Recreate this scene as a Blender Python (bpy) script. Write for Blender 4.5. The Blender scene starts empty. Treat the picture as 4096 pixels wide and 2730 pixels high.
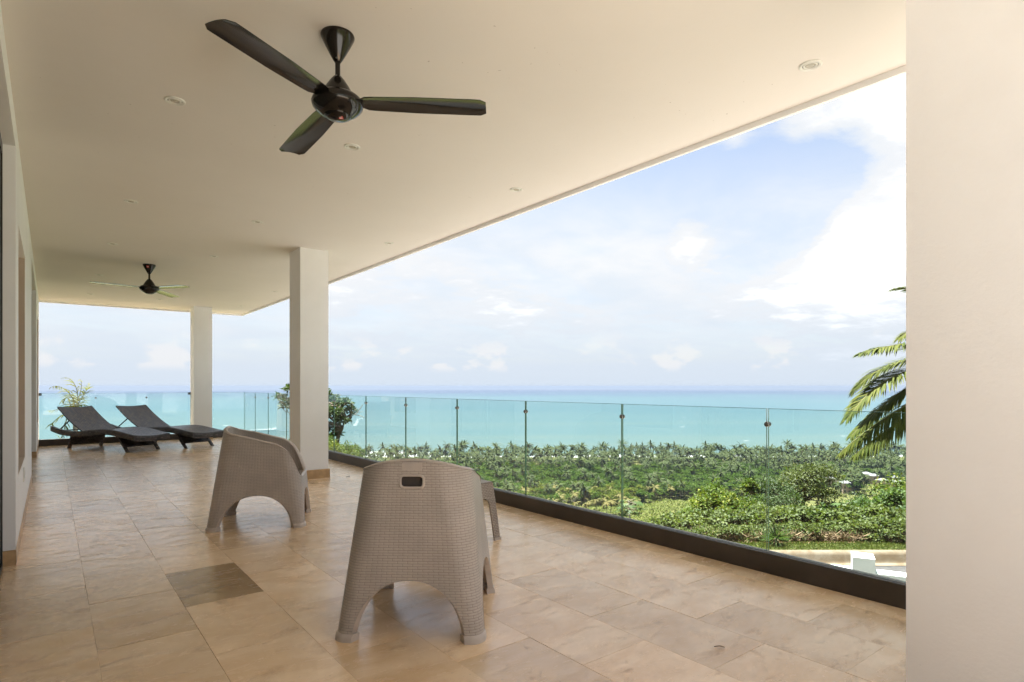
import bpy, math, random
import numpy as np
from mathutils import Vector, Matrix

# ------------------------------------------------------------------ frame
TH = math.radians(37.93); CT, ST = math.cos(TH), math.sin(TH)
H = 1.17                                   # eye height above the terrace floor
def WR(r, fw, z=0.0):                      # (right, forward) ground frame of the hill side -> world
    return (r*CT + fw*ST, -r*ST + fw*CT, z)
scn = bpy.context.scene
COL = scn.collection
rng = np.random.default_rng(7); random.seed(7)

# ------------------------------------------------------------------ camera
cam = bpy.data.objects.new('camera', bpy.data.cameras.new('camera')); COL.objects.link(cam)
cam.location = (0, 0, H); cam.rotation_euler = (math.radians(90), 0, -TH)
cam.data.sensor_width = 36; cam.data.lens = 2371/4096*36; cam.data.shift_y = 181/4096
cam.data.clip_start = 0.05; cam.data.clip_end = 60000
scn.camera = cam

# ------------------------------------------------------------------ world (sky + clouds), sun, exposure
SUN_EL = math.radians(78)
SUN_DIR = Vector((0.12, 1.0, 0)).normalized()*math.cos(SUN_EL) + Vector((0, 0, math.sin(SUN_EL)))
SKY_STRENGTH, CLOUD, SUN_POWER, EXPOSURE = 0.05, 0.0635, 2.85, 3.90
def NT(m): return m.node_tree.nodes, m.node_tree.links
world = bpy.data.worlds.new('World'); scn.world = world; world.use_nodes = True
N, L = NT(world); N.clear()
def nd(N, t, **k):
    n = N.new(t)
    for a, b in k.items():
        if a.startswith('i_'): n.inputs[a[2:]].default_value = b
        else: setattr(n, a, b)
    return n
def math_(N, L, op, a, b=None, c=None, clamp=False):
    n = N.new('ShaderNodeMath'); n.operation = op; n.use_clamp = clamp
    for i, v in enumerate((a, b, c)):
        if v is None: continue
        if hasattr(v, 'is_output'): L.new(v, n.inputs[i])
        else: n.inputs[i].default_value = v
    return n.outputs[0]
def maprange(N, L, v, a, b, c=0., d=1., smooth=True):
    n = N.new('ShaderNodeMapRange'); n.interpolation_type = 'SMOOTHSTEP' if smooth else 'LINEAR'
    L.new(v, n.inputs['Value'])
    n.inputs['From Min'].default_value = a; n.inputs['From Max'].default_value = b
    n.inputs['To Min'].default_value = c; n.inputs['To Max'].default_value = d
    return n.outputs['Result']
def mixc(N, L, f, a, b, blend='MIX'):
    n = N.new('ShaderNodeMix'); n.data_type = 'RGBA'; n.blend_type = blend
    for s, v in ((n.inputs[0], f), (n.inputs[6], a), (n.inputs[7], b)):
        if hasattr(v, 'is_output'): L.new(v, s)
        elif isinstance(v, (int, float)): s.default_value = v
        else: s.default_value = (*v, 1) if len(v) == 3 else v
    return n.outputs[2]
def noise(N, L, vec, scale, detail=4, rough=.55, dist=0., dim='3D'):
    n = N.new('ShaderNodeTexNoise'); n.noise_dimensions = dim
    n.inputs['Scale'].default_value = scale; n.inputs['Detail'].default_value = detail
    n.inputs['Roughness'].default_value = rough; n.inputs['Distortion'].default_value = dist
    if vec is not None: L.new(vec, n.inputs['Vector'])
    return n.outputs['Fac']
def vmath(N, L, op, a, b=None, scale=None):
    n = N.new('ShaderNodeVectorMath'); n.operation = op
    for i, v in enumerate((a, b)):
        if v is None: continue
        if hasattr(v, 'is_output'): L.new(v, n.inputs[i])
        else: n.inputs[i].default_value = v
    if scale is not None:
        if hasattr(scale, 'is_output'): L.new(scale, n.inputs['Scale'])
        else: n.inputs['Scale'].default_value = scale
    return n.outputs['Value'] if op in ('DISTANCE', 'LENGTH', 'DOT_PRODUCT') else n.outputs['Vector']

def build_sky():
    sky = nd(N, 'ShaderNodeTexSky', sky_type='NISHITA', sun_disc=False)
    sky.sun_elevation = SUN_EL; sky.sun_rotation = math.atan2(SUN_DIR.x, SUN_DIR.y)
    sky.altitude = 80; sky.air_density = 1.0; sky.dust_density = 1.6; sky.ozone_density = 1.0
    tc = nd(N, 'ShaderNodeTexCoord')
    d = vmath(N, L, 'NORMALIZE', tc.outputs['Generated'])
    sep = nd(N, 'ShaderNodeSeparateXYZ'); L.new(d, sep.inputs[0])
    z = sep.outputs['Z']
    zc = math_(N, L, 'MAXIMUM', math_(N, L, 'ADD', z, 0.16), 0.05)
    inv = math_(N, L, 'DIVIDE', 1.0, zc)
    plane = vmath(N, L, 'SCALE', d, scale=inv)
    def pix(x, y):                         # direction of a place in the sky
        v = Vector(WR((x-1176.5)/1362, 1.0, (888-y)/1362)); return tuple(v.normalized())
    n1 = noise(N, L, plane, 1.25, 10, .56, .25)
    n2 = noise(N, L, plane, 4.2, 9, .62, .15)
    base = math_(N, L, 'ADD', math_(N, L, 'MULTIPLY', n1, .62), math_(N, L, 'MULTIPLY', n2, .38))
    # the cloud bank on the right, the open blue lane above it, the wisps over that
    blobs = [((2110, 560), .26, .25), ((1970, 600), .14, .12), ((1950, 720), .22, .12), ((1580, 550), .12, .17), ((1640, 650), .16, .08), ((1300, 690), .24, .09), ((1020, 690), .20, .08),
             ((760, 680), .16, .08), ((1850, 265), .085, .17), ((2060, 190), .12, .22), ((1700, 330), .05, .12),
             ((1330, 500), .17, -.26), ((1180, 560), .11, -.20), ((1480, 440), .13, -.20), ((1760, 450), .13, -.24), ((1920, 380), .08, -.16), ((1830, 530), .06, -.10),
             ((1600, 415), .022, .13), ((1780, 385), .022, .13), ((1660, 410), .02, .10), ((300, 830), .22, -.10)]
    acc = base
    for (p, rad, w) in blobs:
        ds = vmath(N, L, 'DISTANCE', d, pix(*p))
        acc = math_(N, L, 'ADD', acc, maprange(N, L, ds, rad, 0., 0., w))
    acc = math_(N, L, 'ADD', acc, maprange(N, L, z, .42, .60, 0., .15))      # broken cloud goes on overhead, thickened out of view to light the terrace
    dens = maprange(N, L, acc, .465, .625)
    # thin veil that whitens the lower sky
    veil_n = noise(N, L, vmath(N, L, 'MULTIPLY', plane, (1., 1.6, 1.)), 1.1, 8, .62, .6)
    veil = math_(N, L, 'MULTIPLY', maprange(N, L, z, .40, .20, 0.0, .97), maprange(N, L, veil_n, .30, .62, .66, 1.0))
    dens = math_(N, L, 'MAXIMUM', math_(N, L, 'MAXIMUM', dens, veil), maprange(N, L, z, .09, .03))
    # small cumulus heads low over the sea
    cv = vmath(N, L, 'MULTIPLY', d, (9., 9., 15.))
    cn = noise(N, L, cv, 1.25, 8, .55, .1)
    band = math_(N, L, 'MULTIPLY', maprange(N, L, z, .020, .034), maprange(N, L, z, .10, .05))
    puff = math_(N, L, 'MULTIPLY', maprange(N, L, cn, .53, .60), math_(N, L, 'MULTIPLY', band, .75))
    shade = maprange(N, L, noise(N, L, plane, 2.6, 8, .6, .3), .3, .7)
    thick = maprange(N, L, acc, .50, .70)
    ccol = mixc(N, L, shade, (.88, .945, 1.02), (1.04, 1.05, 1.06))
    ccol = mixc(N, L, thick, ccol, mixc(N, L, math_(N, L, 'MULTIPLY', maprange(N, L, acc, .62, .90), maprange(N, L, noise(N, L, plane, 3.2, 9, .62, .4), .38, .62, .12, 1.)), (.97, .99, 1.02), (2.9, 2.86, 2.8)))
    hz = maprange(N, L, z, .20, .0, 0., 1.)
    ccol = mixc(N, L, hz, ccol, (.755, .845, .955))
    ccol = mixc(N, L, puff, ccol, (.97, .97, .98))
    skc = mixc(N, L, 1.0, mixc(N, L, .35, sky.outputs[0], (2.6, 2.75, 3.1)), (.325, .322, .318), 'MULTIPLY')
    b1 = nd(N, 'ShaderNodeBackground'); L.new(skc, b1.inputs[0]); b1.inputs[1].default_value = SKY_STRENGTH
    b2 = nd(N, 'ShaderNodeBackground'); L.new(ccol, b2.inputs[0]); b2.inputs[1].default_value = CLOUD
    mx = nd(N, 'ShaderNodeMixShader'); L.new(dens, mx.inputs[0]); L.new(b1.outputs[0], mx.inputs[1]); L.new(b2.outputs[0], mx.inputs[2])
    out = nd(N, 'ShaderNodeOutputWorld'); L.new(mx.outputs[0], out.inputs[0])
build_sky()

sun = bpy.data.objects.new('sun', bpy.data.lights.new('sun', 'SUN')); COL.objects.link(sun)
sun.data.energy = SUN_POWER; sun.data.angle = math.radians(.6); sun.data.color = (1.0, .972, .935)
sun.rotation_euler = (-SUN_DIR).to_track_quat('-Z', 'Y').to_euler(); sun.location = (0, 0, 40)

scn.view_settings.view_transform = 'Standard'; scn.view_settings.look = 'None'
scn.view_settings.gamma = 1; scn.view_settings.use_curve_mapping = False; scn.view_settings.exposure = EXPOSURE
scn.cycles.use_denoising = True
scn.cycles.max_bounces = 12; scn.cycles.diffuse_bounces = 7; scn.cycles.glossy_bounces = 4
scn.cycles.transparent_max_bounces = 24; scn.cycles.transmission_bounces = 6; scn.cycles.sample_clamp_indirect = 6
scn.cycles.caustics_reflective = False; scn.cycles.caustics_refractive = False

# ------------------------------------------------------------------ materials
def mat(name, base, rough=.6, spec=.5, var=None, vscale=6., bump=0., bscale=60., metal=0., coat=0., coords='Object', specks=0.):
    m = bpy.data.materials.new(name); m.use_nodes = True; N, L = NT(m)
    p = N['Principled BSDF']; p.inputs['Roughness'].default_value = rough
    p.inputs['Specular IOR Level'].default_value = spec; p.inputs['Metallic'].default_value = metal
    p.inputs['Coat Weight'].default_value = coat
    tc = nd(N, 'ShaderNodeTexCoord'); v = tc.outputs[coords]
    if var is None: var = tuple(c*.9 for c in base)
    f = maprange(N, L, noise(N, L, v, vscale, 5, .6), .35, .65)
    col = mixc(N, L, f, base, var)
    if specks:                                   # fly specks and small scuffs in the paint
        sp = maprange(N, L, noise(N, L, v, 38., 2, .5), .755, .775)
        sp = math_(N, L, 'MULTIPLY', sp, maprange(N, L, noise(N, L, v, 1.1, 3, .6), .50, .62))
        col = mixc(N, L, math_(N, L, 'MULTIPLY', sp, specks), col, (.16, .11, .07))
    L.new(col, p.inputs['Base Color'])
    if bump > 0:
        b = nd(N, 'ShaderNodeBump'); b.inputs['Strength'].default_value = bump; b.inputs['Distance'].default_value = .004
        L.new(noise(N, L, v, bscale, 4, .6), b.inputs['Height']); L.new(b.outputs[0], p.inputs['Normal'])
    return m

M = {}
M['ceiling'] = mat('ceiling_paint', (.74, .70, .655), .75, .3, (.705, .665, .62), .45, .16, 28, specks=.5)
M['plaster'] = mat('column_plaster', (.85, .845, .85), .7, .3, (.80, .79, .79), .9, .35, 55, specks=.35)
M['wall_white'] = mat('house_wall_paint', (.89, .89, .89), .65, .3, (.85, .85, .85), 1.2, .25, 60, specks=.3)
M['niche_taupe'] = mat('niche_taupe_paint', (.50, .415, .34), .7, .3, (.46, .38, .31), 1.)
M['white_wall'] = mat('outdoor_white_paint', (.56, .60, .575), .7, .3, (.51, .55, .52), 2., .2, 30)
M['plinth'] = mat('travertine_plinth', (.56, .37, .19), .4, .5, (.42, .27, .14), 9., .15, 60)
M['concrete'] = mat('pale_concrete', (.40, .385, .36), .8, .3, (.35, .335, .315), .6, .3, 12)
M['court'] = mat('grey_paving', (.20, .19, .175), .8, .3, (.165, .155, .14), .6, .3, 12)
M['grout'] = mat('grout', (.62, .46, .31), .9, .2, (.40, .29, .19), 3.)
M['bronze'] = mat('dark_bronze_metal', (.040, .030, .023), .42, .5, (.055, .043, .034), 3., .15, 80)
M['gasket'] = mat('pale_gasket', (.45, .45, .45), .4)
M['fan'] = mat('fan_gloss_brown', (.009, .0065, .0055), .10, .38, (.012, .009, .007), 8.)
M['steel'] = mat('brushed_steel', (.30, .285, .27), .36, .5, (.24, .23, .22), 30., metal=1.)
M['red'] = mat('red_sticker', (.55, .03, .02), .4)
M['sticker_white'] = mat('white_sticker', (.8, .8, .8), .4)
M['trim_white'] = mat('downlight_white', (.72, .71, .66), .35, .5, (.68, .67, .62), 20.)
M['lamp_gap'] = mat('downlight_gap', (.03, .03, .03), .6)
M['lamp_lens'] = mat('downlight_lens', (.50, .46, .38), .15, .6, (.38, .35, .28), 60.)
M['frame'] = mat('door_frame_black', (.02, .02, .02), .35)
M['curtain'] = mat('curtain_grey', (.66, .66, .65), .85, .2, (.60, .60, .59), 8.)
M['socket'] = mat('socket_plastic', (.78, .76, .72), .35)
M['asphalt'] = mat('asphalt', (.050, .047, .046), .9, .2, (.036, .034, .033), 3., .8, 90)
M['kerb'] = mat('kerb_concrete', (.115, .094, .067), .8, .2, (.080, .056, .032), 2.2, .3, 40)
M['soil'] = mat('red_soil', (.20, .10, .055), .95, .1, (.13, .08, .05), 4., .8, 30)
M['bark'] = mat('bark', (.12, .095, .07), .9, .2, (.07, .055, .04), 6., .6, 30)
M['bark_pale'] = mat('bark_pale', (.22, .19, .15), .9, .2, (.14, .12, .09), 6., .6, 30)
M['dry'] = mat('dry_leaf', (.22, .13, .06), .7, .3, (.15, .08, .03), 30.)
M['house_pink'] = mat('beach_house_wall', (.46, .35, .30), .85, .2, (.41, .31, .265), .5)
M['house_roof'] = mat('beach_house_roof', (.13, .13, .135), .6, .3, (.10, .10, .105), .8)
M['house_window'] = mat('beach_house_window', (.05, .05, .055), .2, .6)

def tile_material(name, dark=False):
    m = bpy.data.materials.new(name); m.use_nodes = True; N, L = NT(m); p = N['Principled BSDF']
    g = nd(N, 'ShaderNodeNewGeometry'); oi = nd(N, 'ShaderNodeObjectInfo'); rnd = oi.outputs['Random']
    off = nd(N, 'ShaderNodeCombineXYZ'); L.new(math_(N, L, 'MULTIPLY', rnd, 37.), off.inputs[0]); L.new(math_(N, L, 'MULTIPLY', rnd, 91.), off.inputs[1])
    pos = vmath(N, L, 'ADD', g.outputs['Position'], off.outputs[0])
    st = vmath(N, L, 'MULTIPLY', pos, (2.0, 3.4, 1.))          # clouding drawn out across the terrace
    a = noise(N, L, st, 1.25, 7, .62, .5)
    b = noise(N, L, vmath(N, L, 'MULTIPLY', pos, (3.2, 7.5, 1.)), 1.7, 8, .72, .6)
    fine = noise(N, L, vmath(N, L, 'MULTIPLY', pos, (16., 30., 1.)), 3.0, 6, .75)
    if dark:
        c1, c2, c3 = (.42, .285, .15), (.33, .215, .105), (.24, .15, .07)
    else:
        c1, c2, c3 = (.88, .67, .460), (.77, .545, .335), (.50, .31, .155)
    col = mixc(N, L, maprange(N, L, a, .36, .62), c1, c2)
    col = mixc(N, L, math_(N, L, 'MULTIPLY', maprange(N, L, b, .52, .70), .8), col, c3)
    col = mixc(N, L, math_(N, L, 'MULTIPLY', maprange(N, L, fine, .50, .72), .35), col, (.88, .70, .50) if not dark else (.42, .33, .2))
    # each slab cut from another part of the block
    r2 = math_(N, L, 'FRACT', math_(N, L, 'MULTIPLY', rnd, 7.31))
    col = mixc(N, L, 1.0, col, mixc(N, L, r2, (.80, .78, .75), (1.08, 1.07, 1.06)), 'MULTIPLY')
    pit = noise(N, L, vmath(N, L, 'MULTIPLY', pos, (60., 130., 1.)), 1.0, 3, .5)
    pits = maprange(N, L, pit, .66, .72)
    col = mixc(N, L, math_(N, L, 'MULTIPLY', pits, .55), col, (.17, .11, .06))
    L.new(col, p.inputs['Base Color'])
    ro = math_(N, L, 'ADD', maprange(N, L, b, .35, .7, .17, .33), math_(N, L, 'MULTIPLY', pits, .4))
    L.new(ro, p.inputs['Roughness']); p.inputs['Specular IOR Level'].default_value = .60
    bp = nd(N, 'ShaderNodeBump'); bp.inputs['Strength'].default_value = .16; bp.inputs['Distance'].default_value = .001
    h = math_(N, L, 'ADD', math_(N, L, 'MULTIPLY', fine, .6), math_(N, L, 'MULTIPLY', pits, -.8))
    h = math_(N, L, 'ADD', h, math_(N, L, 'MULTIPLY', b, .25))
    L.new(h, bp.inputs['Height']); L.new(bp.outputs[0], p.inputs['Normal'])
    return m
M['tile'] = tile_material('travertine'); M['tile_dark'] = tile_material('travertine_dark', True)

def weave_material(name, c1, c2, bw, bh, rough, spec=.4, strength=.9, chevron=False, dist=.004, alt=None):
    m = bpy.data.materials.new(name); m.use_nodes = True; N, L = NT(m); p = N['Principled BSDF']
    uv = nd(N, 'ShaderNodeUVMap'); v = uv.outputs[0]
    if chevron:
        s = nd(N, 'ShaderNodeSeparateXYZ'); L.new(v, s.inputs[0])
        tri = math_(N, L, 'PINGPONG', s.outputs[0], .045)
        y2 = math_(N, L, 'ADD', s.outputs[1], math_(N, L, 'MULTIPLY', tri, 1.0))
        cb = nd(N, 'ShaderNodeCombineXYZ'); L.new(s.outputs[0], cb.inputs[0]); L.new(y2, cb.inputs[1]); v = cb.outputs[0]
    br = nd(N, 'ShaderNodeTexBrick'); br.offset = .5; br.squash = 1
    L.new(v, br.inputs['Vector']); br.inputs['Scale'].default_value = 1
    br.inputs['Color1'].default_value = (1, 1, 1, 1); br.inputs['Color2'].default_value = (.86, .86, .86, 1); br.inputs['Mortar'].default_value = (0, 0, 0, 1)
    br.inputs['Mortar Size'].default_value = bh*.16; br.inputs['Mortar Smooth'].default_value = .9
    br.inputs['Brick Width'].default_value = bw; br.inputs['Row Height'].default_value = bh; br.inputs['Bias'].default_value = 0
    # every strip bulges over its rib
    s2 = nd(N, 'ShaderNodeSeparateXYZ'); L.new(v, s2.inputs[0])
    wv = math_(N, L, 'ABSOLUTE', math_(N, L, 'SINE', math_(N, L, 'MULTIPLY', s2.outputs[0], math.pi/bw*2)))
    hgt = math_(N, L, 'ADD', br.outputs['Color'], math_(N, L, 'MULTIPLY', wv, .25))
    tc = nd(N, 'ShaderNodeTexCoord')
    f = maprange(N, L, noise(N, L, tc.outputs['Object'], 7., 5, .6), .35, .65)
    base = mixc(N, L, f, c1, tuple(x*.88 for x in c1))
    if alt: base = mixc(N, L, maprange(N, L, br.outputs['Color'], .87, .99), base, alt)
    dark = maprange(N, L, br.outputs['Fac'], 0., 1., 0., .85)
    L.new(mixc(N, L, dark, base, c2), p.inputs['Base Color'])
    p.inputs['Roughness'].default_value = rough; p.inputs['Specular IOR Level'].default_value = spec
    b = nd(N, 'ShaderNodeBump'); b.inputs['Strength'].default_value = strength; b.inputs['Distance'].default_value = dist
    L.new(hgt, b.inputs['Height']); L.new(b.outputs[0], p.inputs['Normal'])
    return m
M['chair'] = weave_material('taupe_moulded_weave', (.53, .455, .40), (.27, .225, .19), .050, .0120, .45, strength=.75, dist=.003)
M['chair_in'] = weave_material('taupe_moulded_herringbone', (.53, .455, .40), (.30, .25, .21), .05, .0135, .45, chevron=True)
M['chair_plain'] = mat('taupe_plastic', (.53, .455, .40), .42, .4, (.49, .42, .37), 20.)
M['slot_shade'] = mat('painted_slot_shade', (.060, .045, .036), .6)  # shade of the hollow shell painted as a dark plastic colour
M['table'] = weave_material('taupe_open_weave', (.48, .395, .335), (.05, .038, .034), .026, .0125, .42, strength=1., dist=.005)
M['wicker'] = weave_material('dark_wicker', (.040, .030, .027), (.004, .003, .003), .060, .030, .34, .5, strength=1., dist=.012, alt=(.12, .094, .085))
M['wicker_top'] = weave_material('dark_wicker_fine', (.042, .040, .062), (.005, .004, .004), .062, .031, .34, .5, strength=1., dist=.012, alt=(.125, .096, .085))
M['dark_metal'] = mat('dark_powder_coat', (.03, .025, .022), .4)

def glass_material(name, tint, refl=1.0):
    m = bpy.data.materials.new(name); m.use_nodes = True; N, L = NT(m); N.clear()
    tr = nd(N, 'ShaderNodeBsdfTransparent'); tr.inputs[0].default_value = (*tint, 1)
    gl = nd(N, 'ShaderNodeBsdfGlossy'); gl.inputs['Roughness'].default_value = .01
    fr = nd(N, 'ShaderNodeFresnel'); fr.inputs['IOR'].default_value = 1.5
    tc = nd(N, 'ShaderNodeTexCoord')
    smear = maprange(N, L, noise(N, L, tc.outputs['Object'], 2.2, 5, .6), .45, .75, 0., .02)
    df = nd(N, 'ShaderNodeBsdfDiffuse'); df.inputs[0].default_value = (.8, .85, .85, 1)
    m0 = nd(N, 'ShaderNodeMixShader'); L.new(smear, m0.inputs[0]); L.new(tr.outputs[0], m0.inputs[1]); L.new(df.outputs[0], m0.inputs[2])
    ge = nd(N, 'ShaderNodeNewGeometry')
    front = math_(N, L, 'SUBTRACT', 1.0, ge.outputs['Backfacing'])      # each sheet reflects once, on its outer skin
    mx = nd(N, 'ShaderNodeMixShader'); L.new(math_(N, L, 'MULTIPLY', math_(N, L, 'MULTIPLY', fr.outputs[0], refl), front), mx.inputs[0])
    L.new(m0.outputs[0], mx.inputs[1]); L.new(gl.outputs[0], mx.inputs[2])
    o = nd(N, 'ShaderNodeOutputMaterial'); L.new(mx.outputs[0], o.inputs[0]); return m
M['glass'] = glass_material('clear_glass', (.935, .972, .962), 1.25)
M['glass_edge'] = mat('glass_edge_green', (.045, .115, .085), .12, .7, (.06, .15, .115), 20.)
M['glass_dark'] = glass_material('tinted_door_glass', (.80, .83, .82))

def leaf_material(name, dark, light, trans=.35, rough=.55, yellow=None, spec=.15):
    m = bpy.data.materials.new(name); m.use_nodes = True; N, L = NT(m); N.clear()
    at = nd(N, 'ShaderNodeAttribute', attribute_name='tint'); oi = nd(N, 'ShaderNodeObjectInfo')
    f = math_(N, L, 'ADD', math_(N, L, 'MULTIPLY', at.outputs['Fac'], .75), math_(N, L, 'MULTIPLY', oi.outputs['Random'], .25))
    col = mixc(N, L, f, dark, light)
    if yellow:
        col = mixc(N, L, maprange(N, L, at.outputs['Fac'], .86, 1.0), col, yellow)
    p = nd(N, 'ShaderNodeBsdfPrincipled'); L.new(col, p.inputs['Base Color']); p.inputs['Roughness'].default_value = rough
    p.inputs['Specular IOR Level'].default_value = spec
    tl = nd(N, 'ShaderNodeBsdfTranslucent'); L.new(mixc(N, L, 1.0, col, (1.15, 1.2, .55), 'MULTIPLY'), tl.inputs[0])
    mx = nd(N, 'ShaderNodeMixShader'); mx.inputs[0].default_value = trans
    L.new(p.outputs[0], mx.inputs[1]); L.new(tl.outputs[0], mx.inputs[2])
    o = nd(N, 'ShaderNodeOutputMaterial'); L.new(mx.outputs[0], o.inputs[0]); return m
M['leaf_bright'] = leaf_material('leaf_bright_green', (0.0261, 0.0509, 0.0081), (0.0923, 0.1226, 0.0185), spec=.14, yellow=(0.1496, 0.1551, 0.0207))
M['leaf_mid'] = leaf_material('leaf_mid_green', (0.0210, 0.0426, 0.0126), (0.0655, 0.1018, 0.0289))
M['leaf_deep'] = leaf_material('leaf_deep_green', (0.0133, 0.0289, 0.0081), (0.0488, 0.0733, 0.0207), .25)
M['leaf_olive'] = leaf_material('leaf_olive', (0.0207, 0.0326, 0.0081), (0.0718, 0.0866, 0.0185), .3)
M['leaf_vine'] = leaf_material('leaf_vine', (0.0299, 0.0491, 0.0141), (0.0968, 0.1184, 0.0355))
M['twig'] = leaf_material('dry_twigs', (0.0866, 0.0592, 0.0348), (0.2042, 0.1480, 0.0866), .1, .8)
M['grass'] = leaf_material('grass_blades', (0.0407, 0.0666, 0.0104), (0.1021, 0.1228, 0.0222), .3)
M['far_leaf'] = leaf_material('far_tree_leaf', (0.0207, 0.0429, 0.0081), (0.0733, 0.1103, 0.0185), .25, .8, spec=.05)
M['far_leaf_pale'] = leaf_material('far_tree_leaf_pale', (0.0429, 0.0614, 0.0126), (0.1228, 0.1376, 0.0289), .25, .8, spec=.05)
M['far_leaf_grey'] = leaf_material('far_tree_bare_grey', (0.0614, 0.0592, 0.0370), (0.1273, 0.1228, 0.0814), .1, .8)
M['palm_leaf'] = leaf_material('palm_leaf_far', (.006, .012, .004), (.040, .052, .015), .2, .7, spec=.08)
M['undergrowth'] = leaf_material('undergrowth_leaf', (0.0074, 0.0148, 0.0037), (0.0370, 0.0503, 0.0104), .2, .8, spec=.05)
M['palm_yellow'] = leaf_material('palm_leaf_yellowing', (0.0444, 0.0488, 0.0133), (0.1184, 0.0962, 0.0296), .25, .7, spec=.1)
M['palm_near'] = leaf_material('palm_leaf_near', (.024, .042, .007), (.105, .112, .020), .35, .6, spec=.08, yellow=(.17, .12, .02))
M['palm_dry'] = leaf_material('palm_leaf_wind_torn', (.035, .055, .004), (.135, .115, .010), .2, .7, spec=.03)
M['rachis'] = mat('palm_rachis', (.10, .095, .028), .6, .15, (.07, .065, .02), 8.)
M['rachis_pale'] = mat('palm_rachis_pale', (.085, .080, .012), .8, .03)

# ------------------------------------------------------------------ mesh helpers
class MB:
    def __init__(s): s.v = []; s.f = []; s.m = []; s.uv = None
    def add(s, vs, fs, mi=0):
        o = len(s.v); s.v += [tuple(x) for x in vs]; s.f += [tuple(i+o for i in f) for f in fs]; s.m += [mi]*len(fs); return s
    def box(s, a, b, mi=0):
        x0, y0, z0 = a; x1, y1, z1 = b
        return s.add([(x0,y0,z0),(x1,y0,z0),(x1,y1,z0),(x0,y1,z0),(x0,y0,z1),(x1,y0,z1),(x1,y1,z1),(x0,y1,z1)],
                     [(0,3,2,1),(4,5,6,7),(0,1,5,4),(1,2,6,5),(2,3,7,6),(3,0,4,7)], mi)
    def cbox(s, a, b, c=.003, mi=0):       # box with a chamfered top rim
        x0, y0, z0 = a; x1, y1, z1 = b
        vs = [(x0,y0,z0),(x1,y0,z0),(x1,y1,z0),(x0,y1,z0),(x0,y0,z1-c),(x1,y0,z1-c),(x1,y1,z1-c),(x0,y1,z1-c),
              (x0+c,y0+c,z1),(x1-c,y0+c,z1),(x1-c,y1-c,z1),(x0+c,y1-c,z1)]
        return s.add(vs, [(0,3,2,1),(0,1,5,4),(1,2,6,5),(2,3,7,6),(3,0,4,7),(4,5,9,8),(5,6,10,9),(6,7,11,10),(7,4,8,11),(8,9,10,11)], mi)
    def prism(s, prof, path_a, path_b, mi=0):
        n = len(prof)
        vs = [path_a(p) for p in prof]+[path_b(p) for p in prof]
        return s.add(vs, [(i, (i+1) % n, n+(i+1) % n, n+i) for i in range(n)]+[tuple(range(n))[::-1], tuple(range(n, 2*n))], mi)
    def tube(s, pts, rad, n=8, mi=0, caps=True):
        pts = [Vector(p) for p in pts]; o = len(s.v); k = len(pts)
        rad = rad if isinstance(rad, (list, tuple)) else [rad]*k
        up = Vector((0, 0, 1))
        for i, p in enumerate(pts):
            t = (pts[min(i+1, k-1)]-pts[max(i-1, 0)]).normalized()
            a = t.cross(up); a = a.normalized() if a.length > 1e-4 else Vector((1, 0, 0)); b = t.cross(a).normalized()
            for j in range(n):
                q = 2*math.pi*j/n; s.v.append(tuple(p+(a*math.cos(q)+b*math.sin(q))*rad[i]))
        fs = [(o+i*n+j, o+i*n+(j+1) % n, o+(i+1)*n+(j+1) % n, o+(i+1)*n+j) for i in range(k-1) for j in range(n)]
        if caps: fs += [tuple(o+j for j in range(n))[::-1], tuple(o+(k-1)*n+j for j in range(n))]
        s.f += fs; s.m += [mi]*len(fs); return s
    def lathe(s, prof, n=32, c=(0, 0, 0), mi=0):
        o = len(s.v)
        for (r, z) in prof:
            for j in range(n):
                q = 2*math.pi*j/n; s.v.append((c[0]+r*math.cos(q), c[1]+r*math.sin(q), c[2]+z))
        fs = [(o+i*n+j, o+i*n+(j+1) % n, o+(i+1)*n+(j+1) % n, o+(i+1)*n+j) for i in range(len(prof)-1) for j in range(n)]
        s.f += fs; s.m += [mi]*len(fs); return s
    def mesh(s, name, mats, smooth=False):
        me = bpy.data.meshes.new(name); me.from_pydata(s.v, [], s.f); me.update()
        for m in (mats if isinstance(mats, (list, tuple)) else [mats]): me.materials.append(m)
        if len(me.materials) > 1: me.polygons.foreach_set('material_index', s.m)
        if s.uv is not None:
            ul = me.uv_layers.new(name='UVMap'); li = np.zeros(len(me.loops), dtype=np.int32); me.loops.foreach_get('vertex_index', li)
            ul.data.foreach_set('uv', np.asarray(s.uv, dtype=np.float32)[li].ravel())
        if smooth: me.polygons.foreach_set('use_smooth', [True]*len(me.polygons))
        return me
    def build(s, name, mats, parent=None, smooth=False, loc=None):
        return link(name, s.mesh(name, mats, smooth), parent, loc)
def link(name, me, parent=None, loc=None, rot=None, scale=None):
    o = bpy.data.objects.new(name, me); COL.objects.link(o)
    if parent is not None: o.parent = parent
    if loc is not None: o.location = loc
    if rot is not None: o.rotation_euler = rot if isinstance(rot, (tuple, list)) else (0, 0, rot)
    if scale is not None: o.scale = scale if isinstance(scale, (tuple, list)) else (scale,)*3
    return o
def smooth_by_angle(o, deg=35):
    me = o.data; me.polygons.foreach_set('use_smooth', [True]*len(me.polygons))
    try: me.set_sharp_from_angle(angle=math.radians(deg))
    except Exception: pass
    return o
def tag(o, label=None, cat=None, group=None, kind=None):
    if label: o['label'] = label
    if cat: o['category'] = cat
    if group: o['group'] = group
    if kind: o['kind'] = kind
    return o
def empty(name, loc=(0, 0, 0), rz=0.): return link(name, None, None, loc, rz)
def copy_tree(o, parent=None):
    c = o.copy(); COL.objects.link(c); c.parent = parent
    for ch in list(o.children): copy_tree(ch, c)
    return c

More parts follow.
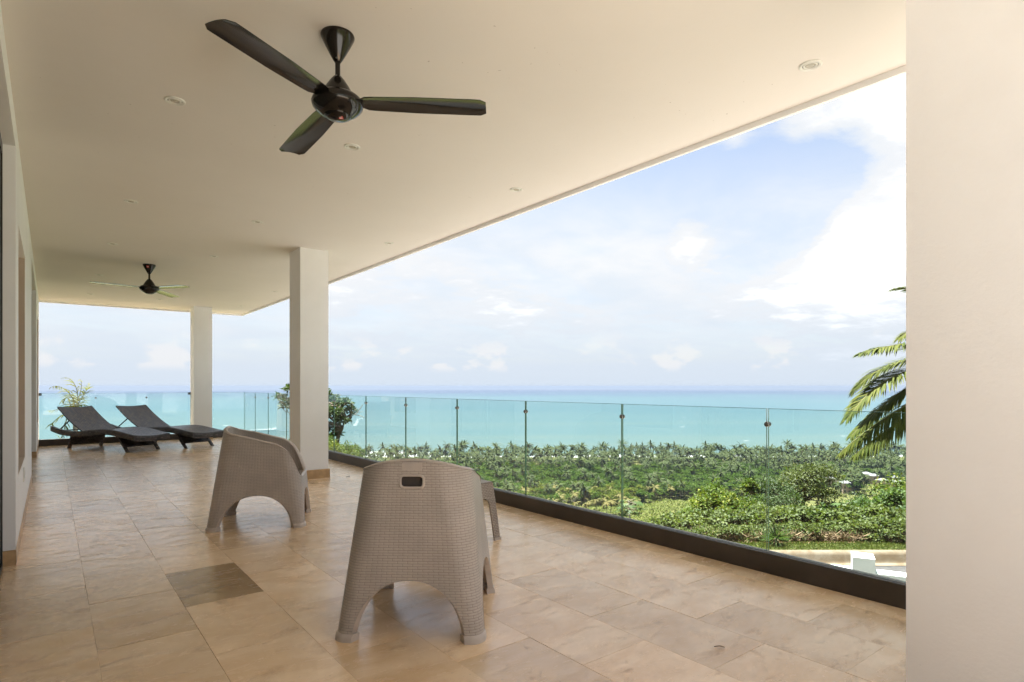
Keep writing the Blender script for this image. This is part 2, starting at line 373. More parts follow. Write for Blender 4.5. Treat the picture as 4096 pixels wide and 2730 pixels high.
# foliage arrays: (verts Nx3, quads Mx4 or tris, tint per face) joined with numpy
def leaf_cards(P, D, U, ln, wd, fold=.25, droop=.15):
    """one four-sided leaf per row: base P, along D, up U"""
    D = D/np.linalg.norm(D, axis=1, keepdims=True)
    S = np.cross(D, U); S /= np.linalg.norm(S, axis=1, keepdims=True)+1e-9
    Nn = np.cross(S, D)
    ln = ln[:, None]; wd = wd[:, None]
    mid = P+D*ln*.45
    v0 = P; v1 = mid+S*wd*.5+Nn*wd*fold; v2 = P+D*ln-Nn*ln*droop; v3 = mid-S*wd*.5+Nn*wd*fold; v4 = mid
    V = np.stack([v0, v1, v2, v3], 1).reshape(-1, 3)
    n = len(P); Q = np.arange(4*n).reshape(n, 4)
    T = np.concatenate([Q[:, [0, 1, 2]], Q[:, [0, 2, 3]]], 0)
    return V, T
def arr_mesh(name, V, T, tint, mats, midx=None):
    me = bpy.data.meshes.new(name); nv, nt = len(V), len(T)
    me.vertices.add(nv); me.vertices.foreach_set('co', np.asarray(V, np.float32).ravel())
    me.loops.add(nt*3); me.loops.foreach_set('vertex_index', np.asarray(T, np.int32).ravel())
    me.polygons.add(nt); me.polygons.foreach_set('loop_start', np.arange(0, nt*3, 3, dtype=np.int32))
    try: me.polygons.foreach_set('loop_total', np.full(nt, 3, np.int32))
    except Exception: pass
    for m in mats: me.materials.append(m)
    if midx is not None: me.polygons.foreach_set('material_index', np.asarray(midx, np.int32))
    me.update(calc_edges=True)
    a = me.attributes.new('tint', 'FLOAT', 'FACE'); a.data.foreach_set('value', np.asarray(tint, np.float32))
    return me
def mb_arrays(mb):
    T = []
    for f in mb.f:
        for i in range(1, len(f)-1): T.append((f[0], f[i], f[i+1]))
    return np.array(mb.v, float).reshape(-1, 3), np.array(T, int).reshape(-1, 3)
def join_arr(parts):
    """parts: list of (V,T,tint,mi)"""
    Vs, Ts, ti, mi, o = [], [], [], [], 0
    for V, T, t, m in parts:
        Vs.append(V); Ts.append(T+o); ti.append(np.broadcast_to(t, (len(T),))); mi.append(np.full(len(T), m)); o += len(V)
    return np.concatenate(Vs), np.concatenate(Ts), np.concatenate(ti), np.concatenate(mi)
def crown(g, n, clumps, leaf, width, up=.5, shell=.6, tint_spread=.5, flat=0.):
    """leaves spread over clump ellipsoids: clumps = [(cx,cy,cz,rx,ry,rz)]"""
    C = np.array(clumps); w = C[:, 3]*C[:, 4]+C[:, 4]*C[:, 5]+C[:, 3]*C[:, 5]; idx = g.choice(len(C), n, p=w/w.sum())
    d = g.normal(size=(n, 3)); d /= np.linalg.norm(d, axis=1, keepdims=True)
    low = d[:, 2] < -.35; d[low, 2] *= -.6
    rad = shell+(1-shell)*g.random(n)
    P = C[idx, :3]+d*C[idx, 3:]*rad[:, None]
    D = d*.8+g.normal(size=(n, 3))*.55; D[:, 2] -= .15; D[:, 2] *= (1-flat)
    U = np.tile([0., 0., 1.], (n, 1))*up+d*.5+g.normal(size=(n, 3))*.35
    ln = leaf*(.65+.7*g.random(n)); wd = width*(.7+.6*g.random(n))
    V, T = leaf_cards(P, D, U, ln, wd)
    t = np.clip(.5+(g.random(len(C))[idx]-.5)*.5+(g.random(n)-.5)*tint_spread*1.2, 0, 1)
    return V, T, np.concatenate([t, t])

# ================================================================== THE TERRACE
ZC = 2.91                                  # ceiling
XW, XR, YF, YN = -.178, 3.536, 15.2, -.40  # house wall plane, railing plinth face, far floor edge, roof end behind the camera
# floor slab with its travertine slabs
fl = MB().box((-.62, -7.0, -.32), (3.64, 15.20, -.0022)).build('terrace_floor', M['grout']); tag(fl, kind='structure')
def slab_mesh(w, d): return MB().cbox((.0006, .0006, -.010), (w-.0006, d-.0006, 0), .0005).mesh('tile', M['tile'])
TW, TD = .4, .7055
full = slab_mesh(TW, TD); strip = slab_mesh(XR+.03-3.364, TD); dk = full.copy(); dk.materials.clear(); dk.materials.append(M['tile_dark'])
inner = slab_mesh(.38, TD)
cuts = {}
for row in range(-2, 9):
    x0 = .164+TW*row if row > -2 else -.236-.38
    me = full if -2 < row < 8 else (strip if row == 8 else inner)
    y = (3.19 if row % 2 == 0 else 3.5375) - 9*TD
    for k in range(40):
        ya = y+k*TD
        if ya < -1.9 or ya > 15.1: continue
        if row == -2 and not (ya < 4.4 or 9.0 < ya < 11.9): continue
        m_ = me
        if ya+TD > 15.18:
            d_ = 15.18-ya
            if d_ < .05: continue
            key = (row == 8, round(d_, 3)); m_ = cuts.setdefault(key, slab_mesh(XR+.03-3.364 if row == 8 else TW, d_))
        elif row == 1 and abs(ya-3.5375) < .01: m_ = dk
        t = link('tile', m_, fl, (x0, ya, random.uniform(-.0006, .0006)), (random.uniform(-.0009, .0009), random.uniform(-.0009, .0009), 0))
        if m_ is dk: t['label'] = 'dark olive brown slab'
# unseen paved deck added behind the roofed part to bounce sunlight in
dm = MB()
deck = MB().box((-6.2, -7.0, -.0018), (3.63, -1.95, -.001)).build('bounce_deck', M['concrete']); tag(deck, kind='structure')

# ceiling slab with its drip lip
cl = MB()
cl.box((-6.2, YN, ZC), (3.679, 15.36, ZC+.24))
ceil = cl.build('ceiling', M['ceiling']); tag(ceil, kind='structure')
lp = MB()
lp.box((3.656, YN-.002, ZC-.036), (3.682, 15.362, ZC+.242)); lp.box((-.178, 15.337, ZC-.036), (3.654, 15.363, ZC+.242))
lp.build('drip_lip', M['wall_white'], ceil)
# fascia parapet above the roof
MB().box((-6.2, YN+.02, ZC+.245), (3.66, 15.34, ZC+.60)).build('roof_parapet', M['white_wall'], ceil)

# columns
def column(x0, y0, label, ph=.112, pe=.016):
    o = empty('column', (x0, y0, 0))
    s_ = MB().box((0, 0, ph), (.358, .42, ZC+.01)).build('shaft', M['plaster'], o)
    p_ = MB().cbox((-pe, -pe, -.004), (.358+pe, .42+pe, ph), .004).build('plinth', M['plinth'], o)
    return tag(o, label, 'column', 'white columns along the terrace edge')
column(2.466, 7.467, 'square white column with stone plinth, in the middle of the railing')
column(2.466, 14.40, 'white column at the far end beside the two sun loungers')
column(2.466, .403, 'large white column closest to the camera at the right edge', .085, .004)

# house wall along the left: two stretches with tall niches, and what is above the doors
def wall_with_niche(name, y0, y1, n0, n1, nz0, nz1, depth, label, sockets):
    o = empty(name, (0, 0, 0)); xb = -.62
    p = MB()
    p.box((xb, y0, .10), (XW, n0, ZC)); p.box((xb, n1, .10), (XW, y1, ZC))
    p.box((xb, n0, .10), (XW, n1, nz0)); p.box((xb, n0, nz1), (XW, n1, ZC))
    p.build('plaster', M['wall_white'], o)
    k = MB(); k.box((xb, n0, nz0), (XW-depth, n1, nz1)); k.box((XW-depth+.0005, n1-.004, nz0), (XW-.003, n1-.0005, nz1)); k.box((XW-depth+.0005, n0+.0005, nz0+.0005), (XW-.003, n1-.0045, nz0+.004)); k.build('niche_lining', M['niche_taupe'], o)
    q = MB(); q.cbox((xb, y0-.010, -.004), (XW+.004, y1, .098), .003); q.build('plinth', M['plinth'], o)
    for (sy, sz) in sockets:
        sp = MB().cbox((-.06, -.035, 0), (.06, .035, .010), .003).build('socket_plate', M['socket'], o, loc=(XW, sy, sz)); sp.rotation_euler = (0, math.pi/2, 0)
        MB().box((-.03, -.014, .0095), (.03, .014, .0125)).build('socket_insert', M['trim_white'], sp)
    return tag(o, label, 'wall')
wall_with_niche('house_wall', 5.06, 9.32, 5.50, 6.95, .53, 2.33, .13, 'nearer stretch of white house wall with a tall recessed niche', [(6.45, .43)])
wall_with_niche('house_wall', 12.46, 15.36, 13.35, 14.55, .48, 2.45, .13, 'farther stretch of white house wall meeting the end railing', [(13.6, .46)])
def lintel(y0, y1, label):
    o = MB().box((-.62, y0, 2.74), (XW, y1, ZC)).build('door_lintel', M['wall_white']); return tag(o, label, 'lintel')
lintel(9.322, 12.458, 'white plaster band above the far sliding door')
lintel(-.40, 5.058, 'white plaster band above the near sliding door')

def sliding_door(y0, y1, n, xin, label):
    o = empty('sliding_door', (xin, y0, 0)); w = (y1-y0)/n
    f = MB(); t = .05
    f.box((-.06, 0, 2.665), (.055, y1-y0, 2.735)); f.box((-.06, 0, -.002), (.055, y1-y0, .03))
    f.box((-.06, 0, .031), (.055, .045, 2.664)); f.box((-.06, y1-y0-.045, .031), (.055, y1-y0, 2.664))
    f.build('track_frame', M['frame'], o)
    for i in range(n):
        a, b = i*w+.047, (i+1)*w-.047 if i == n-1 else (i+1)*w+.03; x = .012 if i % 2 else -.035
        s_ = MB(); s_.box((x, a, .033), (x+.035, a+.055, 2.662)); s_.box((x, b-.055, .033), (x+.035, b, 2.662))
        s_.box((x, a+.056, .033), (x+.035, b-.056, .10)); s_.box((x, a+.056, 2.60), (x+.035, b-.056, 2.662))
        so = s_.build('sash', M['frame'], o)
        MB().box((x+.012, a+.056, .101), (x+.022, b-.056, 2.599)).build('pane', M['glass_dark'], so)
        MB().box((x+.035, a+.018, 1.0), (x+.05, a+.034, 1.25)).build('handle', M['dark_metal'], so)
    return tag(o, label, 'sliding door')
sliding_door(9.325, 12.455, 3, -.29, 'black framed sliding glass door in the far wall opening')
sliding_door(-.36, 5.055, 4, -.297, 'black framed sliding glass door at the left edge, closest to the camera')
# room behind the glass doors: curtain, back wall, end walls
cu = MB(); ns = 90
for (y0, y1) in ((-.3, 5.0), (9.36, 12.42)):
    vs = []; k = int((y1-y0)*60)
    for i in range(k+1):
        y = y0+(y1-y0)*i/k; x = -.50+.022*math.sin(i*1.05)
        vs += [(x, y, .02), (x, y, 2.72)]
    c_ = MB().add(vs, [(2*i, 2*i+2, 2*i+3, 2*i+1) for i in range(k)]).build('curtain', M['curtain'], None, True)
    tag(c_, 'grey curtain hanging behind the near glass door' if y0 < 5 else 'grey curtain hanging behind the far glass door', 'curtain')
rm = MB(); rm.box((-6.2, -.40, -.30), (-6.0, 15.36, ZC-.002)); rm.box((-5.99, -.40, -.30), (-.63, -.25, ZC-.002)); rm.box((-5.99, 15.2, -.30), (-.63, 15.36, ZC-.002))
rm.box((-5.99, -.24, -.30), (-.63, 15.19, -.012))
tag(rm.build('house_room', M['plaster']), 'plain inside walls of the room behind the doors', 'room')
hb = MB(); hb.box((-6.2, -7.0, -4.6), (3.60, 15.16, -.325))
tag(hb.build('house_base', M['white_wall']), 'white plastered lower storey carrying the terrace', 'building')

# ------------------------------------------------------------------ glass railing
def railing(name, origin, axis, length, joints, label, ends=()):
    """runs from origin along axis ('x' or 'y'); outward side is +x (axis y) or +y (axis x)"""
    o = empty(name, origin)
    def bx(a0, a1, t0, t1, z0, z1):
        return ((t0, a0, z0), (t1, a1, z1)) if axis == 'y' else ((a0, t0, z0), (a1, t1, z1))
    b = MB(); b.cbox(*bx(0, length, -.030, .052, -.003, .126), c=.004)
    b.build('base_rail', M['bronze'], o)
    g = MB(); g.box(*bx(0, length, .002, .007, .1262, .1295)); g.box(*bx(0, length, .0205, .0255, .1262, .1295)); g.build('gasket', M['gasket'], o)
    js = [0]+joints+[length]
    for i in range(len(js)-1):
        a, c = js[i]+(.006 if i else 0), js[i+1]-(.006 if i < len(js)-2 else 0)
        me = MB(); t0, t1, z0, z1 = .008, .020, .1264, 1.0275
        me.box(*bx(a, c, t0, t1, z0, z1)); me.m = [1, 1, 0, 0, 0, 0]
        # long faces clear, cut edges green
        if axis == 'y': me.m = [1, 1, 1, 0, 1, 0]
        else: me.m = [1, 1, 0, 1, 0, 1]
        me.box(*bx(a, c, t0, t1, 1.0276, 1.0302)); me.m = me.m[:6]+[1]*6      # polished top edge
        me.build('pane', [M['glass'], M['glass_edge']], o)
    for j in joints:
        k = MB()
        prof = [(0, -.018), (.013, -.018), (.0165, -.0145), (.0165, -.006), (.010, -.005), (.010, .005), (.0165, .006), (.0165, .0145), (.013, .018), (0, .018)]
        k.lathe(prof, 20); ob = k.build('clamp', M['steel'], o, True)
        ob.location = (.014, j, .93) if axis == 'y' else (j, .014, .93)
        ob.rotation_euler = (0, math.pi/2, 0) if axis == 'y' else (math.pi/2, 0, 0)
        smooth_by_angle(ob)
    for e in ends:
        x0, x1 = (0, .045) if e == 0 else (length-.045, length)
        q = MB(); q.box(*bx(x0, x1, -.012, .006, .985, 1.035)); q.box(*bx(x0, x1, .022, .04, .985, 1.035))
        qq = q.build('end_bracket', M['frame'], o)
        cx = (x0+x1)/2
        MB().box(*bx(cx-.006, cx+.006, -.0135, -.012, 1.004, 1.016)).build('screw', M['gasket'], qq)
    return tag(o, label, 'railing')
J0 = 1.963
side = [J0+1.2085*k for k in range(10)]+[13.83]
YE = 14.80
railing('glass_railing', (3.566, -1.0, 0), 'y', YE+1.0-.03, [J0-1.2085+1.0, ]+[j+1.0 for j in side if j < 14], 'long frameless glass railing on dark base running along the sea side')
railing('glass_railing', (XW+.002, YE, 0), 'x', 2.466-XW-.004, [.735-XW, 1.625-XW], 'short glass railing between the house wall and the far column', ends=(0, 1))
railing('glass_railing', (2.826, YE, 0), 'x', 3.566-2.826+.05, [], 'narrow glass panel between the far column and the terrace corner')

# ------------------------------------------------------------------ downlights
def downlight(x, y, label):
    o = empty('downlight', (x, y, ZC))
    smooth_by_angle(MB().lathe([(.040, .006), (.040, -.004), (.052, -.0075), (.058, -.004), (.058, .0)], 36).build('trim_ring', M['trim_white'], o))
    smooth_by_angle(MB().lathe([(.0365, .004), (.0365, -.004), (.030, -.006), (.026, -.004), (.024, .006)], 36).build('gimbal_ring', M['trim_white'], o))
    MB().lathe([(.041, -.0006), (.0001, -.0006)], 32).build('recess', M['lamp_gap'], o)
    smooth_by_angle(MB().lathe([(.0225, -.001), (.0225, -.004), (.014, -.002), (.007, -.0045), (.0001, -.005)], 32).build('lamp', M['lamp_lens'], o))
    return tag(o, label, 'downlight', 'recessed ceiling downlights')
rows = [('at the upper right near the big column', 1.54), ('second', 4.11), ('third', 6.60), ('fourth', 8.70), ('fifth', 11.25), ('last', 13.70)]
cols = [(.60, 'along the house wall'), (1.73, 'in the middle line'), (3.25, 'along the sea side')]
downlight(3.25, 1.54, 'large round white downlight at the upper right, closest to the camera')
names = ['first', 'second', 'third', 'fourth', 'fifth']
for i, y in enumerate((4.11, 6.60, 8.70, 11.25, 13.70)):
    for x, cn_ in cols:
        if (i, x) in ((2, 3.25), (3, 1.73)): continue        # hidden behind the column and the fan
        if x == 3.25: k = {0: 'second', 1: 'third', 3: 'fourth', 4: 'last'}[i]
        elif x == 1.73: k = {0: 'first', 1: 'second', 2: 'third', 4: 'last'}[i]
        else: k = ['first', 'second', 'third', 'fourth', 'last'][i]
        downlight(x, y, f'{k} round white downlight of the row {cn_}')

# ------------------------------------------------------------------ ceiling fans
def fan(x, y, angles, label, badge):
    o = empty('ceiling_fan', (x, y, ZC))
    can = MB().lathe([(.0001, 0), (.080, 0), (.082, -.006), (.080, -.014), (.060, -.055), (.036, -.10), (.020, -.128), (.016, -.134), (.0001, -.134)], 48).build('canopy', M['fan'], o); smooth_by_angle(can, 50)
    MB().lathe([(.0122, -.130), (.0122, -.215)], 20).build('down_rod', M['fan'], o, True)
    hs = MB().lathe([(.0122, -.200), (.020, -.206), (.036, -.225), (.060, -.262), (.076, -.292), (.084, -.306)], 48).build('motor_cap', M['fan'], o); smooth_by_angle(hs, 50)
    bd = MB().lathe([(.080, -.300), (.104, -.306), (.120, -.322), (.126, -.340), (.120, -.358), (.100, -.380), (.072, -.398), (.066, -.400)], 56).build('motor_body', M['fan'], o); smooth_by_angle(bd, 50)
    cp = MB().lathe([(.0645, -.398), (.062, -.406), (.040, -.416), (.0001, -.421)], 48).build('bottom_cap', M['fan'], o); smooth_by_angle(cp, 50)
    for zz, a in ((-.122, -95), (-.210, -95)):
        s_ = MB().lathe([(.0001, .004), (.004, .003), (.005, 0)], 10).build('screw', M['steel'], can if zz > -.2 else hs)
        rr = .021 if zz > -.2 else .022
        s_.location = (rr*math.cos(math.radians(a-33)), rr*math.sin(math.radians(a-33)), zz); s_.rotation_euler = (0, math.pi/2, math.radians(a-33))
    if badge == 'cap':
        b = MB().box((-.011, -.011, -.0015), (.011, .011, .0)); bo = b.build('badge', M['red'], cp, loc=(.004, -.030, -.4165)); bo.rotation_euler = (math.radians(-14), 0, math.radians(-38))
        w = MB()
        for (a, c) in (((-.0075, -.0065), (.0075, -.005)), ((-.0075, .005), (.0075, .0065)), ((-.0075, -.0045), (-.006, .0045)), ((.006, -.0045), (.0075, .0045)), ((-.0025, -.0025), (.0025, .0025))):
            w.box((*a, -.0022), (*c, -.0016))
        w.build('badge_mark', M['sticker_white'], bo)
    else:
        b = MB().box((-.016, -.002, -.014), (.016, 0, .014)); bo = b.build('badge', M['red'], can, loc=(-.026, -.0665, -.040)); bo.rotation_euler = (math.radians(28), 0, math.radians(-22))
        w = MB().box((-.010, -.0028, -.004), (.010, -.0021, .004)); w.build('badge_mark', M['sticker_white'], bo)
    for a in angles:
        m = MB(); n = 22; pitch = math.radians(-3)
        top, sec = [], []
        r0, r1 = .115, .735
        for i in range(n+1):
            u = i/n; r = r0+(r1-r0)*u
            wid = .122+.026*min(1, u*2.2)
            if u > .94: wid *= 1-.30*((u-.94)/.06)**2.2
            if u < .05: wid *= .62+.38*u/.05
            row = []
            for j in range(9):
                s_ = j/8-.5; c = s_*wid
                cam_ = .005*(1-(2*s_)**2)
                zz = cam_*math.cos(pitch)+c*math.sin(pitch); cc = c*math.cos(pitch)-cam_*math.sin(pitch)
                rib = .0028*math.sin(j*math.pi/8*10)*max(0, 1-(u+.10*s_)/.17) if u < .22 else 0
                row.append((r, cc, zz-.018*u+rib))
            sec.append(row)
        vs = [p for row in sec for p in row]+[(p[0], p[1], p[2]-.0035) for row in sec for p in row]
        K = 9; o2 = (n+1)*K; fs = []
        for i in range(n):
            for j in range(K-1):
                q = i*K+j; fs.append((q, q+K, q+K+1, q+1)); fs.append((o2+q, o2+q+1, o2+q+K+1, o2+q+K))
            fs.append((i*K, o2+i*K, o2+(i+1)*K, (i+1)*K)); fs.append((i*K+K-1, (i+1)*K+K-1, o2+(i+1)*K+K-1, o2+i*K+K-1))
        fs.append(tuple(n*K+j for j in range(K))+tuple(o2+n*K+j for j in reversed(range(K)))); fs.append(tuple(reversed([j for j in range(K)]))+tuple(o2+j for j in range(K)))
        m.add(vs, fs); bl = m.build('blade', M['fan'], o, loc=(0, 0, -.335)); bl.rotation_euler = (0, 0, math.radians(a)); smooth_by_angle(bl, 40)
    return tag(o, label, 'ceiling fan', 'ceiling fans')
fan(1.125, 2.85, (-37, -149, 90), 'large glossy dark brown three blade ceiling fan closest to the camera', 'cap')
fan(1.121, 9.89, (-162, -60, 55), 'small dark ceiling fan farther back above the sun loungers', 'canopy')

# ------------------------------------------------------------------ moulded tub chairs
def rrect(t, hx, hy, R, yc):
    """point on a rounded rectangle; t in [0,1) from front centre, running to +x side, back, -x side"""
    sx, sy = hx-R, hy-R; arc = math.pi*R/2
    segs = [('f1', sx), ('c1', arc), ('s1', 2*sy), ('c2', arc), ('b', 2*sx), ('c3', arc), ('s2', 2*sy), ('c4', arc), ('f2', sx)]
    tot = sum(s[1] for s in segs); d = t*tot
    for nme, ln in segs:
        if d <= ln or nme == 'f2': break
        d -= ln
    q = d/max(ln, 1e-9); a = q*math.pi/2
    if nme == 'f1': p = (d, hy)
    elif nme == 'c1': p = (sx+R*math.sin(a), sy+R*math.cos(a))
    elif nme == 's1': p = (hx, sy-d)
    elif nme == 'c2': p = (sx+R*math.cos(a), -sy-R*math.sin(a))
    elif nme == 'b': p = (sx-d, -hy)
    elif nme == 'c3': p = (-sx-R*math.sin(a), -sy-R*math.cos(a))
    elif nme == 's2': p = (-hx, -sy+d)
    elif nme == 'c4': p = (-sx-R*math.cos(a), sy+R*math.sin(a))
    else: p = (-sx+d, hy)
    return p[0], p[1]+yc
RIM = [(-.36, .776), (-.30, .774), (-.19, .768), (-.085, .747), (.04, .712), (.163, .682), (.225, .645), (.272, .590), (.302, .520), (.322, .440), (.332, .405), (.40, .40)]
def rim_h(x, y):
    if y < -.22 and abs(x) < .30: pass
    xs = [a for a, b in RIM]; ys = [b for a, b in RIM]
    h = float(np.interp(y, xs, ys))
    if y < -.17: h = h+max(0, .046*(1-(abs(x)/.26)**2))*min(1, (-.17-y)/.08)
    return h
def chair_sec(t, z, off=0.):
    k = z/.845
    hx = .345-.083*k-off; yb = -.378+.100*k; yf = .378-.062*k; hy = (yf-yb)/2-off; yc = (yf+yb)/2
    R = .060+.115*k-off
    return rrect(t, hx, hy, max(R, .02), yc)
def chair_bottom(t):
    x, y = chair_sec(t, .1); hx, hy = .345-.010, .378-.010
    fx, fy = abs(x)/hx, abs(y)/hy
    if fx > fy: a = y/(hy-.085)                      # side arches
    else: a = x/(hx-.080)
    a = abs(a)
    return .275*math.sqrt(max(0, 1-a**2.15))**.92 if a < 1 else 0.
def make_chair():
    root = empty('tub_chair')
    nt, nv = 240, 64
    P = [i/nt for i in range(nt)]
    tops, bots = [], []
    for t in P:
        h = .6
        for _ in range(12):
            x, y = chair_sec(t, h); h = .5*h+.5*rim_h(x, y)
        tops.append(h); bots.append(chair_bottom(t))
    for _ in range(16): tops = [(tops[i-1]+2*tops[i]+tops[(i+1) % nt])/4 for i in range(nt)]
    def shell(off, flip, lo=None, name='shell', m=M['chair'], hole=True):
        mb = MB(); uv = []
        for i, t in enumerate(P):
            b = bots[i] if lo is None else min(lo, tops[i]-.002)
            for j in range(nv+1):
                z = b+(tops[i]-b)*j/nv
                x, y = chair_sec(t, z, off); mb.v.append((x, y, z)); uv.append((t*2.576, z))
        wrapfix = []
        for i in range(nt):
            i2 = (i+1) % nt
            for j in range(nv):
                q = (i*(nv+1)+j, i2*(nv+1)+j, i2*(nv+1)+j+1, i*(nv+1)+j+1)
                if hole:
                    cx = sum(mb.v[a][0] for a in q)/4; cy = sum(mb.v[a][1] for a in q)/4; cz = sum(mb.v[a][2] for a in q)/4
                    if cy < -.2 and abs(cx) < .0535 and abs(cz-.722) < .0265: continue
                mb.f.append(q[::-1] if not flip else q); mb.m.append(0)
        mb.uv = uv
        return mb.build(name, m, root, True)
    def ringband(offa, offb, fz, name, m, parent, dz=0.):
        mb = MB()
        for i, t in enumerate(P):
            z = fz[i]; 
            for (of, dd) in ((offa, 0), ((offa*.75+offb*.25), dz*.75), ((offa+offb)/2, dz), ((offa*.25+offb*.75), dz*.75), (offb, 0)):
                x, y = chair_sec(t, z, of); mb.v.append((x, y, z+dd))
        for i in range(nt):
            i2 = (i+1) % nt
            for j in range(4): mb.f.append((i*5+j, i*5+j+1, i2*5+j+1, i2*5+j)); mb.m.append(0)
        return mb.build(name, m, parent, True)
    outer = shell(0., False, None, 'outer_shell')
    inn = shell(.026, True, .02, 'inner_shell', M['chair_in'], False)
    # inner skin below the seat follows the arches too
    for i in range(nt):
        b = bots[i]
        for j in range(nv+1):
            z = b+(tops[i]-b)*j/nv; x, y = chair_sec(P[i], z, .026); inn.data.vertices[i*(nv+1)+j].co = (x, y, z)
            
    ul = inn.data.uv_layers[0]; li = np.zeros(len(inn.data.loops), np.int32); inn.data.loops.foreach_get('vertex_index', li)
    co = np.zeros(len(inn.data.vertices)*3); inn.data.vertices.foreach_get('co', co); co = co.reshape(-1, 3)
    u = np.repeat(np.array(P)*2.5, nv+1); ul.data.foreach_set('uv', np.stack([u, co[:, 2]], 1)[li].astype(np.float32).ravel())
    ringband(-.004, .030, tops, 'rim', M['chair_plain'], root, .010)
    ringband(-.0015, .0275, bots, 'arch_edge', M['chair_plain'], root, -.004)
    # seat pan
    mb = MB(); uv = []; nr = 14
    for k in range(nr+1):
        s_ = k/nr
        for i, t in enumerate(P):
            x, y = chair_sec(t, .395, .024); x, y = x*s_, (y)*s_
            mb.v.append((x, y, .400-.018*(1-s_**2))); uv.append((x, y))
    for k in range(nr):
        for i in range(nt):
            i2 = (i+1) % nt; mb.f.append((k*nt+i, (k+1)*nt+i, (k+1)*nt+i2, k*nt+i2)); mb.m.append(0)
    mb.uv = uv; mb.build('seat', M['chair_in'], root, True)
    # hand slot lip and the smooth maker plate over it
    yb = lambda z: -.378+.100*z/.845
    def rr2(hw, hh, R, n=6):
        pts = []
        for cx, cy, a0 in ((hw-R, hh-R, 0), (-hw+R, hh-R, 90), (-hw+R, -hh+R, 180), (hw-R, -hh+R, 270)):
            for q in range(n+1):
                a = math.radians(a0+90*q/n); pts.append((cx+R*math.cos(a), cy+R*math.sin(a)))
        return pts
    lipm = MB(); rings = [(.0505, .0235, .014, .012), (.0505, .0235, .014, -.0035), (.054, .027, .016, -.0055), (.060, .033, .020, -.004), (.062, .035, .021, .003)]
    for hw, hh, R, dy in rings:
        for (x, zz) in rr2(hw, hh, R): lipm.v.append((x, yb(.722+zz)+dy, .722+zz))
    n = 28
    for k in range(len(rings)-1):
        for j in range(n): lipm.f.append((k*n+j, k*n+(j+1) % n, (k+1)*n+(j+1) % n, (k+1)*n+j)); lipm.m.append(0)
    lipm.build('hand_slot_lip', M['chair_plain'], outer, True)
    bk = MB(); vv = [(x, yb(.722+zz)+.0225, .722+zz) for x, zz in rr2(.058, .031, .014)]; bk.add(vv, [tuple(range(len(vv)))]); bk.build('hand_slot_back', M['slot_shade'], outer)  # slot back coloured dark to stand for the shaded cavity
    pl = MB(); a = rr2(.047, .0165, .004); 
    va = [(x, yb(.792+zz)-.0038, .792+zz) for x, zz in a]; vb = [(x*1.03, yb(.792+zz)+.003, .792+zz*1.06) for x, zz in a]
    k = len(va); pl.add(va+vb, [tuple(range(k))]+[(j, k+j, k+(j+1) % k, (j+1) % k) for j in range(k)]); pl.build('plate', M['chair_plain'], outer)
    # feet
    for q in range(4):
        ts = [i for i, t in enumerate(P) if bots[i] <= .004]
        qd = [(1, 1), (1, -1), (-1, -1), (-1, 1)][q]
        sel = [i for i in ts if chair_sec(P[i], 0)[0]*qd[0] > 0 and chair_sec(P[i], 0)[1]*qd[1] > 0]
        if not sel: continue
        pts_o, pts_i = [], []
        mb = MB(); rows_ = [(-.007, 0.), (-.008, .020), (-.004, .034), (.0005, .036)]
        ext = [sel[0]-1]+sel+[sel[-1]+1]
        for (of, z) in rows_:
            for i in ext:
                x, y = chair_sec(P[i % nt], z, of); mb.v.append((x, y, z))
        for (of, z) in ((.0265, .036), (.034, .03), (.034, 0.)):
            for i in ext:
                x, y = chair_sec(P[i % nt], z, of); mb.v.append((x, y, z))
        kk = len(ext); R_ = 7
        for r_ in range(R_-1):
            for i in range(kk-1): mb.f.append((r_*kk+i, r_*kk+i+1, (r_+1)*kk+i+1, (r_+1)*kk+i)); mb.m.append(0)
        for i in range(kk-1): mb.f.append(((R_-1)*kk+i, (R_-1)*kk+i+1, i+1, i)); mb.m.append(0)
        mb.f.append(tuple(r_*kk for r_ in range(R_))); mb.f.append(tuple(r_*kk+kk-1 for r_ in reversed(range(R_)))); mb.m += [0, 0]
        smooth_by_angle(mb.build('foot', M['chair_plain'], root), 50)
    return root
ch1 = make_chair()
def place(o, x, y, rz, label, cat, group=None):
    o.location = (x, y, 0); o.rotation_euler = (0, 0, rz); return tag(o, label, cat, group)
def face(dx, dy): return math.atan2(dy, dx)-math.pi/2       # local +y looks along (dx,dy)
place(ch1, 1.527, 2.708, face(.642, .766), 'taupe rattan look tub chair seen from behind, hand slot in its back', 'chair', 'taupe moulded tub chairs')
ch2 = copy_tree(ch1)
place(ch2, 1.455, 5.40, face(.915, -.403), 'taupe rattan look tub chair seen from the side, in front of the middle column', 'chair', 'taupe moulded tub chairs')

